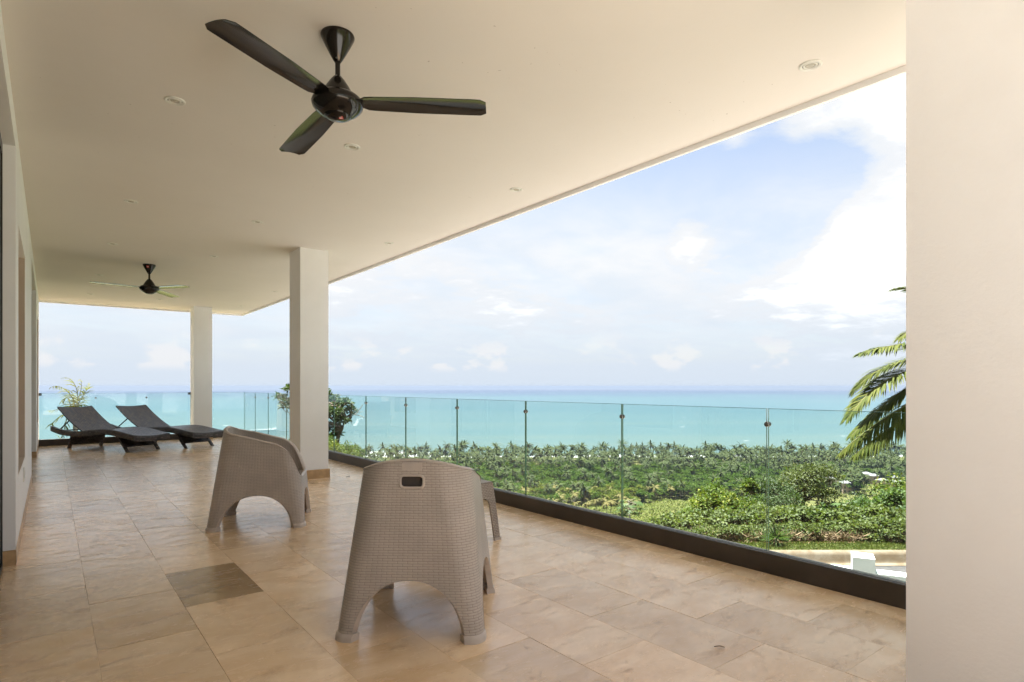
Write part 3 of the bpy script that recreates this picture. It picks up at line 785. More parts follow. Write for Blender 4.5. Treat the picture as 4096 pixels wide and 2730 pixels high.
# ------------------------------------------------------------------ small table
def side_table():
    o = empty('side_table'); w, hgt = .235, .44
    def quad(mb, a, b, c, d, uv):
        k = len(mb.v); mb.v += [a, b, c, d]; mb.f.append((k, k+1, k+2, k+3)); mb.m.append(0); mb.uv += uv
    t = MB(); t.uv = []
    ap = .118; ww = w
    quad(t, (-ww, -ww, hgt), (ww, -ww, hgt), (ww, ww, hgt), (-ww, ww, hgt), [(0, 0), (.47, 0), (.47, .47), (0, .47)])
    for k in range(4):
        a = k*math.pi/2; R = Matrix.Rotation(a, 3, 'Z')
        f = lambda x, y, z: tuple(R @ Vector((x, y, z)))
        q = ww+.012
        quad(t, f(-q, -q, hgt-ap), f(q, -q, hgt-ap), f(ww, -ww, hgt-.004), f(-ww, -ww, hgt-.004), [(0, 0), (.47, 0), (.47, ap), (0, ap)])
    t.build('table_top', M['table'], o)
    for k in range(4):
        a = k*math.pi/2; R = Matrix.Rotation(a, 3, 'Z')
        m = MB(); m.uv = []
        zt = hgt-.004
        pts = [(0, .030, .054), (.15, .0165, .055), (.270, .0055, .057), (.300, .0028, .064), (.318, .0012, .085), (.3235, .0007, .15)]
        for s_ in (0, 1):                                # two wings of an L section leg
            for (z, sp, wd) in pts:
                q = w+.012+sp
                for (e, dpt) in ((0, 0), (wd, 0), (wd, .016), (0.016, .016)):
                    p = (q-e, -q+dpt, z) if s_ == 0 else (q-dpt, -q+e, z)
                    m.v.append(tuple(R @ Vector(p))); m.uv.append((e+(0 if s_ == 0 else .5), z))
        n = len(pts)
        for s_ in (0, 1):
            b = s_*n*4
            for i in range(n-1):
                for j in range(4):
                    f_ = (b+i*4+j, b+i*4+(j+1) % 4, b+(i+1)*4+(j+1) % 4, b+(i+1)*4+j)
                    m.f.append(f_); m.m.append(0)
            m.f.append((b, b+1, b+2, b+3)); m.m.append(0)
        lg = m.build('leg', M['table'], o)
        ft = MB(); q = w+.012+.032
        def C(p): return tuple(R @ Vector(p))
        vs = [C(p) for p in ((q-.058, -q-.002, 0), (q+.002, -q-.002, 0), (q+.002, -q+.058, 0), (q-.018, -q+.058, 0), (q-.018, -q+.018, 0), (q-.058, -q+.018, 0))]
        vt = [(x, y, .022) for x, y, z in vs]; ft.add(vs+vt, [tuple(range(6))[::-1], tuple(range(6, 12))]+[(i, (i+1) % 6, 6+(i+1) % 6, 6+i) for i in range(6)])
        ft.build('foot', M['chair_plain'], lg)
    return o
place(side_table(), 2.435, 3.90, 0, 'small square taupe woven side table mostly hidden behind the near chair', 'table')

# ------------------------------------------------------------------ sun loungers
def lounger():
    o = empty('sun_lounger'); Wd = .62
    TT = [-.51, -.25, .04, .30, .47, .88, 1.15, 1.39, 1.65, 1.80, 1.91]; ZZ = [.411, .352, .331, .334, .345, .382, .395, .376, .337, .316, .304]
    ts = np.linspace(-.51, 1.91, 61)
    # smooth profile
    zs = np.interp(ts, TT, ZZ)
    for _ in range(6): zs[1:-1] = (zs[:-2]+2*zs[1:-1]+zs[2:])/4
    prof = lambda t: float(np.interp(t, ts, zs))
    for s_ in (0, 1):
        m = MB(); m.uv = []
        y0, y1 = (-.03, .022) if s_ == 0 else (Wd-.022, Wd+.03)
        for t in ts:
            z = prof(t); hh = .098
            for (y, zz, v) in ((y0+.006, z, 0), (y0, z-.010, .012), (y0, z-hh+.010, .09), (y0+.006, z-hh, .10), (y1-.006, z-hh, .14), (y1, z-hh+.01, .15), (y1, z-.01, .23), (y1-.006, z, .24)):
                m.v.append((t, y, zz)); m.uv.append((t, v))
        for i in range(60):
            for j in range(8): m.f.append((i*8+j, i*8+(j+1) % 8, (i+1)*8+(j+1) % 8, (i+1)*8+j)); m.m.append(0)
        m.f += [tuple(range(8))[::-1], tuple(480+j for j in range(8))]; m.m += [0, 0]
        smooth_by_angle(m.build('side_rail', M['wicker'], o), 40)
    def panel(name, P0, nx, ny, fn, thick, mt):
        m = MB(); m.uv = []
        for lay in (0, 1):
            for i in range(nx+1):
                for j in range(ny+1):
                    p, uv = fn(i/nx, j/ny); m.v.append((p[0], p[1], p[2]-thick*lay)); m.uv.append(uv)
        K = ny+1; o2 = (nx+1)*K
        for i in range(nx):
            for j in range(ny):
                q = i*K+j; m.f += [(q, q+K, q+K+1, q+1), (o2+q, o2+q+1, o2+q+K+1, o2+q+K)]; m.m += [0, 0]
            m.f += [(i*K, o2+i*K, o2+(i+1)*K, (i+1)*K), (i*K+ny, (i+1)*K+ny, o2+(i+1)*K+ny, o2+i*K+ny)]; m.m += [0, 0]
        for j in range(ny): m.f += [(j, j+1, o2+j+1, o2+j), (nx*K+j, o2+nx*K+j, o2+nx*K+j+1, nx*K+j+1)]; m.m += [0, 0]
        return smooth_by_angle(m.build(name, mt, o), 40)
    def seat(a, b):
        t = .42+(1.905-.42)*a; return (t, -.012+(Wd+.024)*b, prof(t)+.004-.028*math.sin(math.pi*b)*(1 if a < .97 else .8)), (t, b*Wd)
    panel('seat', None, 48, 12, seat, .03, M['wicker_top'])
    def back(a, b):
        L_ = .865; t = .425-.765*a; z = .345+.418*a-.045*math.sin(math.pi*a)*.6+.02*a*a
        return (t, -.004+(Wd+.008)*b, z-.020*math.sin(math.pi*b)*(.3+.7*a)), (a*L_, b*Wd)
    panel('backrest', None, 30, 12, back, .028, M['wicker_top'])
    # front end rail
    m = MB(); m.uv = []
    for j in range(13):
        b = j/12; y = .0+Wd*b; z = prof(1.91)-.022*math.sin(math.pi*b)
        for (x, zz, v) in ((1.885, z-.002, 0), (1.915, z-.008, .03), (1.920, z-.05, .07), (1.912, z-.094, .11), (1.885, z-.098, .14)): m.v.append((x, y, zz)); m.uv.append((y, v))
    for j in range(12):
        for k in range(5): m.f.append((j*5+k, j*5+(k+1) % 5, (j+1)*5+(k+1) % 5, (j+1)*5+k)); m.m.append(0)
    smooth_by_angle(m.build('end_rail', M['wicker'], o), 40)
    # legs, woven skirts between them
    for (tt, tf) in ((.075, -.02), (1.40, 1.66)):
        zt = prof(tt)-.095
        for y in (0.0, Wd-.045):
            m = MB(); m.uv = []
            for (t, z) in ((tf, 0), (tt, zt)):
                for (dx, dy) in ((-.024, 0), (.024, 0), (.024, .045), (-.024, .045)): m.v.append((t+dx, y+dy, z)); m.uv.append((dx+dy, z))
            m.f += [(0, 1, 5, 4), (1, 2, 6, 5), (2, 3, 7, 6), (3, 0, 4, 7), (3, 2, 1, 0), (4, 5, 6, 7)]; m.m += [0]*6
            m.build('leg', M['wicker'], o)
        m = MB(); m.uv = []
        for k, q in enumerate((.30, 1.0)):
            t = tf+(tt-tf)*q
            for (dx, y) in ((-.008, .046), (.008, .046), (.008, Wd-.046), (-.008, Wd-.046)): m.v.append((t+dx, y, zt*q)); m.uv.append((y+dx, zt*q))
        m.f += [(0, 1, 5, 4), (1, 2, 6, 5), (2, 3, 7, 6), (3, 0, 4, 7), (3, 2, 1, 0), (4, 5, 6, 7)]; m.m += [0]*6
        m.build('skirt', M['wicker'], o)
    # prop frame of the backrest
    for y in (.07, Wd-.07):
        m = MB(); m.tube([(-.07, y, .535), (-.40, y, .335)], .011, 8); m.tube([(-.40, y, .335), (.40, y, .290)], .010, 8); m.build('prop', M['dark_metal'], o, True)
    MB().tube([(-.40, .0, .318), (-.40, Wd, .318)], .011, 8).build('cross_bar', M['dark_metal'], o, True)
    return o
lg = lounger()
place(lg, .274, 13.923, math.atan2(-.879, .477), 'dark woven sun lounger with raised back, left one beside the house wall', 'sun lounger', 'dark woven sun loungers')
lg2 = copy_tree(lg)
place(lg2, 1.21, 14.03, math.atan2(-.879, .477), 'dark woven sun lounger with raised back, right one next to the far column', 'sun lounger', 'dark woven sun loungers')

# dry leaves blown on to the floor
def dry_leaf(x, y, s_, rz, label):
    m = MB(); n = 6; vs = []
    for i in range(n+1):
        u = i/n; w = .28*math.sin(math.pi*min(1, u*.97+.03))**.8
        for k in (-1, 0, 1): vs.append(((u-.5)*s_, k*w*s_*.5, (.10+.14*abs(k)+.10*math.sin(u*4))*s_*.5))
    m.add(vs, [(i*3+j, i*3+3+j, i*3+4+j, i*3+1+j) for i in range(n) for j in (0, 1)])
    o = m.build('dry_leaf', M['dry'], None, True, (x, y, .002)); o.rotation_euler = (0, 0, rz); return tag(o, label, 'leaf', 'dry leaves on the floor')
dry_leaf(3.02, 7.30, .085, .6, 'curled brown leaf on the floor beside the middle column')
dry_leaf(2.36, 1.52, .045, 2.2, 'tiny brown leaf on the open floor at the lower right')

# ================================================================== OUTSIDE
# ---- terrain: terrace of the road, wooded slope, coastal plain (r = to the right, fw = away)
FWS = [-80, -30, 0, 10, 14, 18.9, 19.12, 20, 22, 24, 27, 30, 35, 40, 48, 60, 75, 90, 110, 135, 160, 195, 230, 265, 300, 335, 370, 405, 440, 480, 520, 560, 600, 630, 655, 668, 680, 700, 740, 800]
HZ = [(-80, -4.5), (18.9, -4.5), (19.12, -4.13), (20, -4.16), (22, -4.5), (24, -5.0), (27, -6.0), (30, -7.2), (35, -9.2), (40, -11.2), (60, -20), (100, -36), (160, -56), (230, -70), (300, -75.5), (360, -77.6), (440, -78.2), (600, -78.6), (650, -78.8), (672, -79.5), (700, -81.5), (800, -86)]
def ground_z(r, fw):
    z = float(np.interp(fw, [a for a, b in HZ], [b for a, b in HZ]))
    if fw > 24: z += .5*math.sin(r*.11+fw*.07)*min(1, (fw-24)/20)*(1 if fw < 300 else .5)
    return z
rs = np.concatenate([np.linspace(-900, -120, 14), np.linspace(-100, 100, 41), np.linspace(130, 1300, 20)])
tv = [WR(r, fw, ground_z(r, fw)) for fw in FWS for r in rs]; K = len(rs)
tf = [(i*K+j, i*K+j+1, (i+1)*K+j+1, (i+1)*K+j) for i in range(len(FWS)-1) for j in range(K-1)]
def terrain_material():
    m = bpy.data.materials.new('hillside_ground'); m.use_nodes = True; N, L = NT(m); p = N['Principled BSDF']
    g = nd(N, 'ShaderNodeNewGeometry'); v = g.outputs['Position']
    a = noise(N, L, v, .035, 6, .65, .3); b = noise(N, L, v, .6, 5, .7); c = noise(N, L, vmath(N, L, 'MULTIPLY', v, (1, 1, .2)), 2.6, 4, .7)
    col = mixc(N, L, maprange(N, L, a, .38, .62), (0.0636, 0.0673, 0.0185), (0.1021, 0.0940, 0.0326))
    col = mixc(N, L, maprange(N, L, b, .35, .68), col, (0.0407, 0.0533, 0.0133))
    col = mixc(N, L, math_(N, L, 'MULTIPLY', maprange(N, L, c, .48, .70), .5), col, (0.1273, 0.1177, 0.0459))
    L.new(col, p.inputs['Base Color']); p.inputs['Roughness'].default_value = .95; p.inputs['Specular IOR Level'].default_value = .1
    bp = nd(N, 'ShaderNodeBump'); bp.inputs['Strength'].default_value = 1; bp.inputs['Distance'].default_value = .8
    L.new(math_(N, L, 'ADD', b, math_(N, L, 'MULTIPLY', c, .5)), bp.inputs['Height']); L.new(bp.outputs[0], p.inputs['Normal'])
    return m
M['terrain'] = terrain_material()
tag(MB().add(tv, tf).build('hillside', M['terrain'], None, True), kind='structure')
# unseen court added between house and boundary wall to bounce sunlight, then the road
ct = MB(); ct.add([(3.61, -7.2, -4.47), (3.61, 15.4, -4.47), WR(-2, 13.6, -4.47), WR(6.6, 14.2, -4.47), WR(10.6, 12.2, -4.47), WR(16, 4, -4.47), WR(14, -6, -4.47)], [(0, 6, 5, 4, 3, 2, 1)])
tag(ct.build('bounce_court', M['court']), kind='structure')
rd = MB(); rd.add([WR(-40, 13.9, -4.462), WR(60, 10.5, -4.462), WR(60, 18.86, -4.462), WR(-40, 18.86, -4.462)], [(0, 1, 2, 3)])
tag(rd.build('road', M['asphalt']), kind='structure')
kp = [(18.55, -4.50), (18.55, -4.447), (18.80, -4.43), (18.86, -4.36), (18.90, -4.22), (18.97, -4.14), (19.06, -4.115), (19.18, -4.125), (19.20, -4.50)]
kb = MB(); nseg = 50
for i in range(nseg+1):
    r = -40+100*i/nseg
    for (fw, z) in kp: kb.v.append(WR(r, fw, z))
n = len(kp)
for i in range(nseg):
    for j in range(n-1): kb.f.append((i*n+j, (i+1)*n+j, (i+1)*n+j+1, i*n+j+1)); kb.m.append(0)
tag(smooth_by_angle(kb.build('kerb', M['kerb'])), kind='structure')
# boundary wall with its pillar
bd = empty('boundary_wall', WR(7.70, 13.40, 0)); bd.rotation_euler = (0, 0, math.atan2(-1.69, .837))
MB().cbox((-9.0, 0, -4.6), (-.001, .36, -3.0), .006).build('wall_panel', M['white_wall'], bd)
MB().cbox((.441, 0, -4.6), (9.0, .36, -3.0), .006).build('wall_panel', M['white_wall'], bd)
MB().cbox((0, -.012, -4.6), (.44, .47, -2.68), .008).build('pillar', M['white_wall'], bd)
tag(bd, 'low white garden wall with a square pillar beside the road', 'wall')

# ---- sea
def sea_material():
    m = bpy.data.materials.new('sea_water'); m.use_nodes = True; N, L = NT(m); p = N['Principled BSDF']
    tc = nd(N, 'ShaderNodeTexCoord'); v = tc.outputs['Object']; s = nd(N, 'ShaderNodeSeparateXYZ'); L.new(v, s.inputs[0])
    fw = s.outputs['Y']; lg_ = math_(N, L, 'LOGARITHM', math_(N, L, 'MAXIMUM', fw, 400.), 10.)
    # banks of sand and deeper channels lie in long strips along the coast
    cb = nd(N, 'ShaderNodeCombineXYZ'); L.new(math_(N, L, 'MULTIPLY', s.outputs['X'], .00032), cb.inputs[0]); L.new(math_(N, L, 'MULTIPLY', lg_, 7.), cb.inputs[1])
    n1 = noise(N, L, cb.outputs[0], 2.0, 6, .62, .6)
    cb2 = nd(N, 'ShaderNodeCombineXYZ'); L.new(math_(N, L, 'MULTIPLY', s.outputs['X'], .0022), cb2.inputs[0]); L.new(math_(N, L, 'MULTIPLY', lg_, 38.), cb2.inputs[1])
    n2 = noise(N, L, cb2.outputs[0], 2.2, 6, .65, .4)
    d = math_(N, L, 'ADD', lg_, math_(N, L, 'MULTIPLY', math_(N, L, 'SUBTRACT', n1, .5), .85))
    d = math_(N, L, 'ADD', d, math_(N, L, 'MULTIPLY', math_(N, L, 'SUBTRACT', n2, .5), .22))
    cb3 = nd(N, 'ShaderNodeCombineXYZ'); L.new(math_(N, L, 'MULTIPLY', s.outputs['X'], .010), cb3.inputs[0]); L.new(math_(N, L, 'MULTIPLY', lg_, 170.), cb3.inputs[1])
    n3 = noise(N, L, cb3.outputs[0], 1.6, 6, .7, .3)
    d = math_(N, L, 'ADD', d, math_(N, L, 'MULTIPLY', math_(N, L, 'SUBTRACT', n3, .5), .22))
    rp = nd(N, 'ShaderNodeValToRGB'); L.new(maprange(N, L, d, 2.75, 4.25, 0, 1, False), rp.inputs[0])
    cr = rp.color_ramp; cr.elements[0].position = 0; cr.elements[0].color = (0.0365, 0.0554, 0.0502, 1)
    cr.elements[1].position = 1; cr.elements[1].color = (0.0095, 0.0160, 0.0335, 1)
    for pos, c in ((.10, (0.0317, 0.0546, 0.0527)), (.25, (0.0246, 0.0504, 0.0536)), (.42, (0.0167, 0.0437, 0.0510)), (.55, (0.0198, 0.0462, 0.0510)), (.66, (0.0143, 0.0361, 0.0469)), (.76, (0.0111, 0.0252, 0.0418)), (.88, (0.0095, 0.0185, 0.0368))):
        e = cr.elements.new(pos); e.color = (*c, 1)
    # surf against the beach, scattered white caps
    shore = math_(N, L, 'ADD', 664., math_(N, L, 'MULTIPLY', math_(N, L, 'SUBTRACT', noise(N, L, v, .008, 4, .6), .5), 50.))
    off = math_(N, L, 'SUBTRACT', fw, shore)
    wide = maprange(N, L, s.outputs['X'], -60, -130, 40., 95.)
    rel = math_(N, L, 'DIVIDE', off, wide)
    fo = noise(N, L, vmath(N, L, 'MULTIPLY', v, (.5, 1., 1.)), .06, 6, .7, .6)
    foam = maprange(N, L, math_(N, L, 'SUBTRACT', math_(N, L, 'ADD', fo, .42), rel), .02, .30)
    caps = maprange(N, L, noise(N, L, vmath(N, L, 'MULTIPLY', v, (.35, 1., 1.)), .055, 3, .55), .72, .76)
    caps = math_(N, L, 'MULTIPLY', caps, maprange(N, L, lg_, 3.5, 2.9, .15, .8))
    ft = math_(N, L, 'MAXIMUM', foam, caps)
    L.new(mixc(N, L, ft, rp.outputs[0], (.36, .365, .36)), p.inputs['Base Color'])
    p.inputs['Roughness'].default_value = .45; p.inputs['Specular IOR Level'].default_value = .18; p.inputs['IOR'].default_value = 1.33
    wv = noise(N, L, vmath(N, L, 'MULTIPLY', v, (.6, 1., 1.)), .12, 6, .65, .2)
    b = nd(N, 'ShaderNodeBump'); b.inputs['Strength'].default_value = .8; b.inputs['Distance'].default_value = 1.2
    L.new(wv, b.inputs['Height']); L.new(b.outputs[0], p.inputs['Normal'])
    return m
M['sea'] = sea_material()
RS = 12500
sv = [(RS*math.cos(2*math.pi*k/256), RS*math.sin(2*math.pi*k/256), 0) for k in range(256)]
sea = MB().add(sv, [tuple(range(256))]).build('sea', M['sea'], None, False, (0, 0, -80)); sea.rotation_euler = (0, 0, -TH); tag(sea, kind='structure')

# ---- far vegetation meshes
def palm_arrays(g, hgt=13., nf=21, fl=4.3, lean=1.2, droop=1.0, wind=.5):
    parts = []
    a = g.random()*6.28; mb = MB()
    tip = np.array([math.cos(a)*lean*g.random(), math.sin(a)*lean*g.random(), hgt])
    mb.tube([(0, 0, -.6), (tip[0]*.2, tip[1]*.2, hgt*.45), tuple(tip)], [.22, .16, .12], 5, caps=False)
    V, T = mb_arrays(mb); parts.append((V, T, .5, 1))
    for k in range(nf):
        az = k*2.399+g.random()*.5; el = math.radians(g.uniform(-30, 68)); ln = fl*g.uniform(.8, 1.1)
        d = np.array([math.cos(az)*math.cos(el)+wind*.35, math.sin(az)*math.cos(el), math.sin(el)])
        pts = []; p = tip.copy(); ns = 6
        for i in range(ns+1):
            pts.append(p.copy()); d = d+np.array([wind*.05, 0, -.19*droop]); d /= np.linalg.norm(d); p = p+d*ln/ns
        pts = np.array(pts); vs, ts = [], []
        for i, q in enumerate(pts):
            t = pts[min(i+1, ns)]-pts[max(i-1, 0)]; t /= np.linalg.norm(t); s_ = np.cross(t, [0, 0, 1.]); s_ /= np.linalg.norm(s_)+1e-6
            w = .60*math.sin(math.pi*min(1, (i+.9)/(ns+1.2)))+.06; w *= (1.15 if i % 2 else .72)
            vs += [q, q+s_*w-np.array([0, 0, w*.55])+t*w*.5, q-s_*w-np.array([0, 0, w*.55])+t*w*.5]
        for i in range(ns):
            a_, b_ = i*3, i*3+3; ts += [(a_, a_+1, b_+1), (a_, b_+1, b_), (a_, b_, b_+2), (a_, b_+2, a_+2)]
        parts.append((np.array(vs), np.array(ts), np.clip((.35 if el < 0 else .55)+g.uniform(-.3, .35), 0, 1), 0))
    return join_arr(parts)
def tree_arrays(g, hgt=9., rad=5., n=850, leaf=.80, flat=.3, bare=False):
    parts = []; mb = MB()
    mb.tube([(0, 0, -.6), (g.uniform(-.4, .4), g.uniform(-.4, .4), hgt*.55)], [.28, .15], 5, caps=False)
    cls = []
    for k in range(int(9+g.integers(5))):
        a = g.random()*6.28; q = rad*math.sqrt(g.random())*.78; z = hgt*(.45+.5*g.random())*(1-.25*(q/rad)**2)
        cls.append((q*math.cos(a), q*math.sin(a), z, rad*g.uniform(.22, .42), rad*g.uniform(.22, .42), rad*g.uniform(.12, .22)))
        mb.tube([(0, 0, hgt*.35), (q*math.cos(a)*.8, q*math.sin(a)*.8, z-.2)], [.12, .05], 4, caps=False)
    V, T = mb_arrays(mb); parts.append((V, T, .5, 1))
    V, T, t = crown(g, n, cls, leaf*(.6 if bare else 1), leaf*(.22 if bare else .75), .8, .5, .5, flat); parts.append((V, T, t, 0))
    return join_arr(parts)
g = np.random.default_rng(3)
PALM = [palm_arrays(g, g.uniform(9.5, 14), fl=g.uniform(5.2, 6.4), droop=g.uniform(.8, 1.25)) for _ in range(11)]
PALMY = [palm_arrays(g, g.uniform(5.5, 9), nf=14, fl=3.9, droop=1.35) for _ in range(4)]
TREE = [tree_arrays(g, g.uniform(6.5, 10.5), g.uniform(4.5, 7), flat=g.uniform(.1, .6)) for _ in range(6)]
TREEB = [tree_arrays(g, g.uniform(5, 8), g.uniform(3.5, 4.5), n=500, bare=True) for _ in range(2)]
mesh_of = lambda nm, arr, leafm, bark: [arr_mesh(nm, a[0], a[1], a[2], [M[leafm], M[bark]], a[3]) for a in arr]
PALM_ME = mesh_of('palm_tree', PALM, 'palm_leaf', 'bark_pale'); PALMY_ME = mesh_of('palm_tree', PALMY, 'palm_yellow', 'bark_pale')
TREE_ME = mesh_of('broadleaf_tree', TREE, 'far_leaf', 'bark')+mesh_of('broadleaf_tree', TREE[:4], 'far_leaf_pale', 'bark'); TREE_AR = TREE+TREE[:4]
TREEB_ME = mesh_of('bare_tree', TREEB, 'far_leaf_grey', 'bark_pale')

# ---- beach houses among the palms
def house_at(x, y, w, dpt, hgt, rot, label, nw=3):
    fw = 75/((y-1546)/2371); r = (x-2048)/2371*fw; z0 = ground_z(r, fw)
    ztop = H-(y-1546)/2371*fw-1.2+.0
    o = empty('beach_house', WR(r, fw, 0)); o.rotation_euler = (0, 0, -TH+rot)
    zt = z0+hgt+1.6
    MB().box((-w/2, -dpt/2, z0-1), (w/2, dpt/2, zt)).build('wall', M['house_pink'], o)
    e = .6; rf = MB()
    rf.add([(-w/2-e, -dpt/2-e, zt), (w/2+e, -dpt/2-e, zt), (w/2+e, dpt/2+e, zt), (-w/2-e, dpt/2+e, zt), (-w*.18, 0, zt+1.5), (w*.18, 0, zt+1.5)],
           [(0, 1, 5, 4), (1, 2, 5), (2, 3, 4, 5), (3, 0, 4), (3, 2, 1, 0)]); rf.build('roof', M['house_roof'], o)
    for fl_ in range(2):
        for k in range(nw):
            xx = -w/2+w*(k+.5)/nw; zz = z0+.9+fl_*2.8
            wn = MB().box((xx-.55, -dpt/2-.04, zz), (xx+.55, -dpt/2-.001, zz+1.5)).build('window', M['house_window'], o)
            MB().box((xx-.65, -dpt/2-.12, zz-.12), (xx+.65, -dpt/2-.001, zz-.01)).build('sill', M['house_roof'], wn)
    tag(o, label, 'house', 'beach houses among the palms'); return (r, fw, w)
HS = [house_at(3585, 1944, 8.5, 7, 6.0, .35, 'largest pale pink beach house, right of the group among the palms'),
      house_at(3530, 1936, 6.5, 6, 5.6, .35, 'pale pink beach house just left of the largest one'),
      house_at(3383, 1950, 6.0, 6, 6.0, -.2, 'narrow pink beach house standing alone behind the big bush', 2),
      house_at(3463, 1905, 7.0, 6, 5.2, .2, 'pale beach house farther back, upper left of the group'),
      house_at(3494, 1914, 5.5, 5, 5.2, .3, 'small pale beach house tucked between two others', 2),
      house_at(3572, 1921, 6.5, 5, 5.2, .3, 'pale beach house peeping out behind the largest one'),
      house_at(3320, 1924, 6.5, 5, 5.0, 0., 'grey roofed beach house half hidden, left of the narrow one', 2)]
# ---- planting the plain
def ok_house(r, fw):
    for (hr, hf, w) in HS:
        if abs(r-hr*fw/hf) < w*.5+1.5 and hf-62 < fw < hf+7: return False
    return True
spots = []
def try_add(kind, r, fw, dmin):
    for (k2, r2, f2) in spots[-900:]:
        if (r-r2)**2+(fw-f2)**2 < dmin*dmin: return False
    spots.append((kind, r, fw)); return True
g = np.random.default_rng(11)
for _ in range(9000):
    fw = g.uniform(372, 655); q = g.uniform(-.34, .70); r = q*fw; x = 1176.5+q*1362
    edge = 372+g.uniform(-6, 6) if x < 1300 else (392 if x < 1480 else 415)
    if x > 1880: edge = 430
    if fw < edge: continue
    if not ok_house(r, fw): continue
    if fw > 640 or (x < 1010 and fw > 630): continue
    pp = np.interp(fw, [380, 440, 520, 575, 600], [.10, .10, .18, .70, 1.0])
    if x > 1850: pp = max(pp, .45)
    if x < 1000: pp = max(pp, .6)
    if g.random() < pp: try_add('palm', r, fw, 8.2 if fw > 604 else 6.0)
    else: try_add('bare' if (g.random() < (.05 if fw < 460 else .01)) else 'tree', r, fw, 6.2)
for _ in range(400):
    x = g.uniform(1105, 1560); fw = g.uniform(352, 425); q = (x-1176.5)/1362
    if x > 1480 and fw < 402: continue
    if sum(1 for s_ in spots if s_[0] == 'yellow') < 44: try_add('yellow', q*fw, fw, 6.5)
def put(name, me, r, fw, label, cat, group, sc):
    o = link(name, me, None, WR(r, fw, ground_z(r, fw)-.1), g.random()*.9-.45-TH, sc); return tag(o, label, cat, group)
rest_p, rest_t = [], []
pal = sorted([s_ for s_ in spots if s_[0] == 'palm'], key=lambda s_: (abs(s_[2]-632) if s_[2] > 600 else 40+(600-s_[2])*.1))
for i, (k, r, fw) in enumerate(pal):
    j = int(g.integers(len(PALM))); sc = (g.uniform(.75, 1.32) if fw > 600 else g.uniform(.78, 1.1) if fw > 580 else g.uniform(.68, 1.05))
    if i < 250:
        if fw > 585: put('palm_tree', PALM_ME[j], r, fw, 'green coconut palm in the dense belt along the surf', 'palm tree', 'coconut palms along the beach', sc)
        else: put('palm_tree', PALM_ME[j], r, fw, 'green coconut palm rising between broadleaf trees on the plain', 'palm tree', 'coconut palms among the plain trees', sc)
    else: rest_p.append((j, r, fw, sc))
for (k, r, fw) in [s_ for s_ in spots if s_[0] == 'yellow']:
    put('palm_tree', PALMY_ME[int(g.integers(4))], r, fw, 'short yellowing palm at the edge of the grassy clearing', 'palm tree', 'yellowing palms by the clearing', g.uniform(.8, 1.15))
tr = sorted([s_ for s_ in spots if s_[0] == 'tree'], key=lambda s_: s_[2])
for i, (k, r, fw) in enumerate(tr):
    j = int(g.integers(len(TREE_ME))); sc = g.uniform(.75, 1.2)
    if i < 230:
        put('broadleaf_tree', TREE_ME[j], r, fw, ('dark' if j < 6 else 'light')+' green spreading tree in the wood on the plain', 'tree', ('dark' if j < 6 else 'light')+' green trees on the plain', sc)
    else: rest_t.append((j, r, fw, sc))
for (k, r, fw) in [s_ for s_ in spots if s_[0] == 'bare']:
    put('bare_tree', TREEB_ME[int(g.integers(2))], r, fw, 'greyish half bare tree in the wood near the clearing', 'tree', 'half bare trees on the plain', g.uniform(.8, 1.1))
def merged(name, lst, ARR, leafm, bark, label):
    if not lst: return
    parts = []
    for (j, r, fw, sc) in lst:
        V, T, t, mi = ARR[j]; a = g.random()*.9-.45-TH; c_, s_ = math.cos(a)*sc, math.sin(a)*sc
        X = np.stack([V[:, 0]*c_-V[:, 1]*s_, V[:, 0]*s_+V[:, 1]*c_, V[:, 2]*sc], 1)+np.array(WR(r, fw, ground_z(r, fw)-.1))
        parts.append((X, T, np.clip(t+g.uniform(-.15, .15), 0, 1), mi))
    Vs = np.concatenate([p[0] for p in parts]); o_ = np.cumsum([0]+[len(p[0]) for p in parts[:-1]])
    Ts = np.concatenate([p[1]+k for p, k in zip(parts, o_)]); ti = np.concatenate([p[2] for p in parts]); mi = np.concatenate([p[3] for p in parts])
    tag(link(name, arr_mesh(name, Vs, Ts, ti, [M[leafm], M[bark]], mi)), label, None, None, 'stuff')
merged('palm_grove', rest_p, PALM, 'palm_leaf', 'bark_pale', 'rest of the palm grove between beach and wood')
merged('coastal_wood', rest_t, TREE_AR, 'far_leaf', 'bark', 'rest of the green wood on the coastal plain')
# undergrowth filling the gaps of the wood
def scatter_cards(name, n, fwlo, fwhi, qlo, qhi, leaf, hgt, matn, label, cond=None):
    fw = g.uniform(fwlo, fwhi, n); q = g.uniform(qlo, qhi, n); r = q*fw
    if cond is not None:
        k = cond(q*1362+1176.5, fw); fw, r = fw[k], r[k]
    n = len(fw); zz = np.array([ground_z(a, b) for a, b in zip(r, fw)])
    P = np.stack([r*CT+fw*ST, -r*ST+fw*CT, zz+g.random(n)*hgt], 1)
    D = g.normal(size=(n, 3)); D[:, 2] = np.abs(D[:, 2])*.6+.1; U = g.normal(size=(n, 3))*.5+[0, 0, 1]
    V, T = leaf_cards(P, D, U, leaf*(.6+.8*g.random(n)), leaf*.6*(.6+.8*g.random(n))); t = g.random(n)
    tag(link(name, arr_mesh(name, V, T, np.concatenate([t, t]), [M[matn]])), label, None, None, 'stuff')
scatter_cards('undergrowth', 26000, 385, 650, -.34, .70, 1.5, 2.4, 'undergrowth', 'low green undergrowth below the trees of the plain', lambda x, fw: fw > np.where(x < 1300, 385, np.where(x < 1480, 400, 418)))
scatter_cards('reed_grass', 22000, 322, 425, -.10, .45, 1.1, .5, 'far_leaf_pale', 'tall pale grass of the clearing')

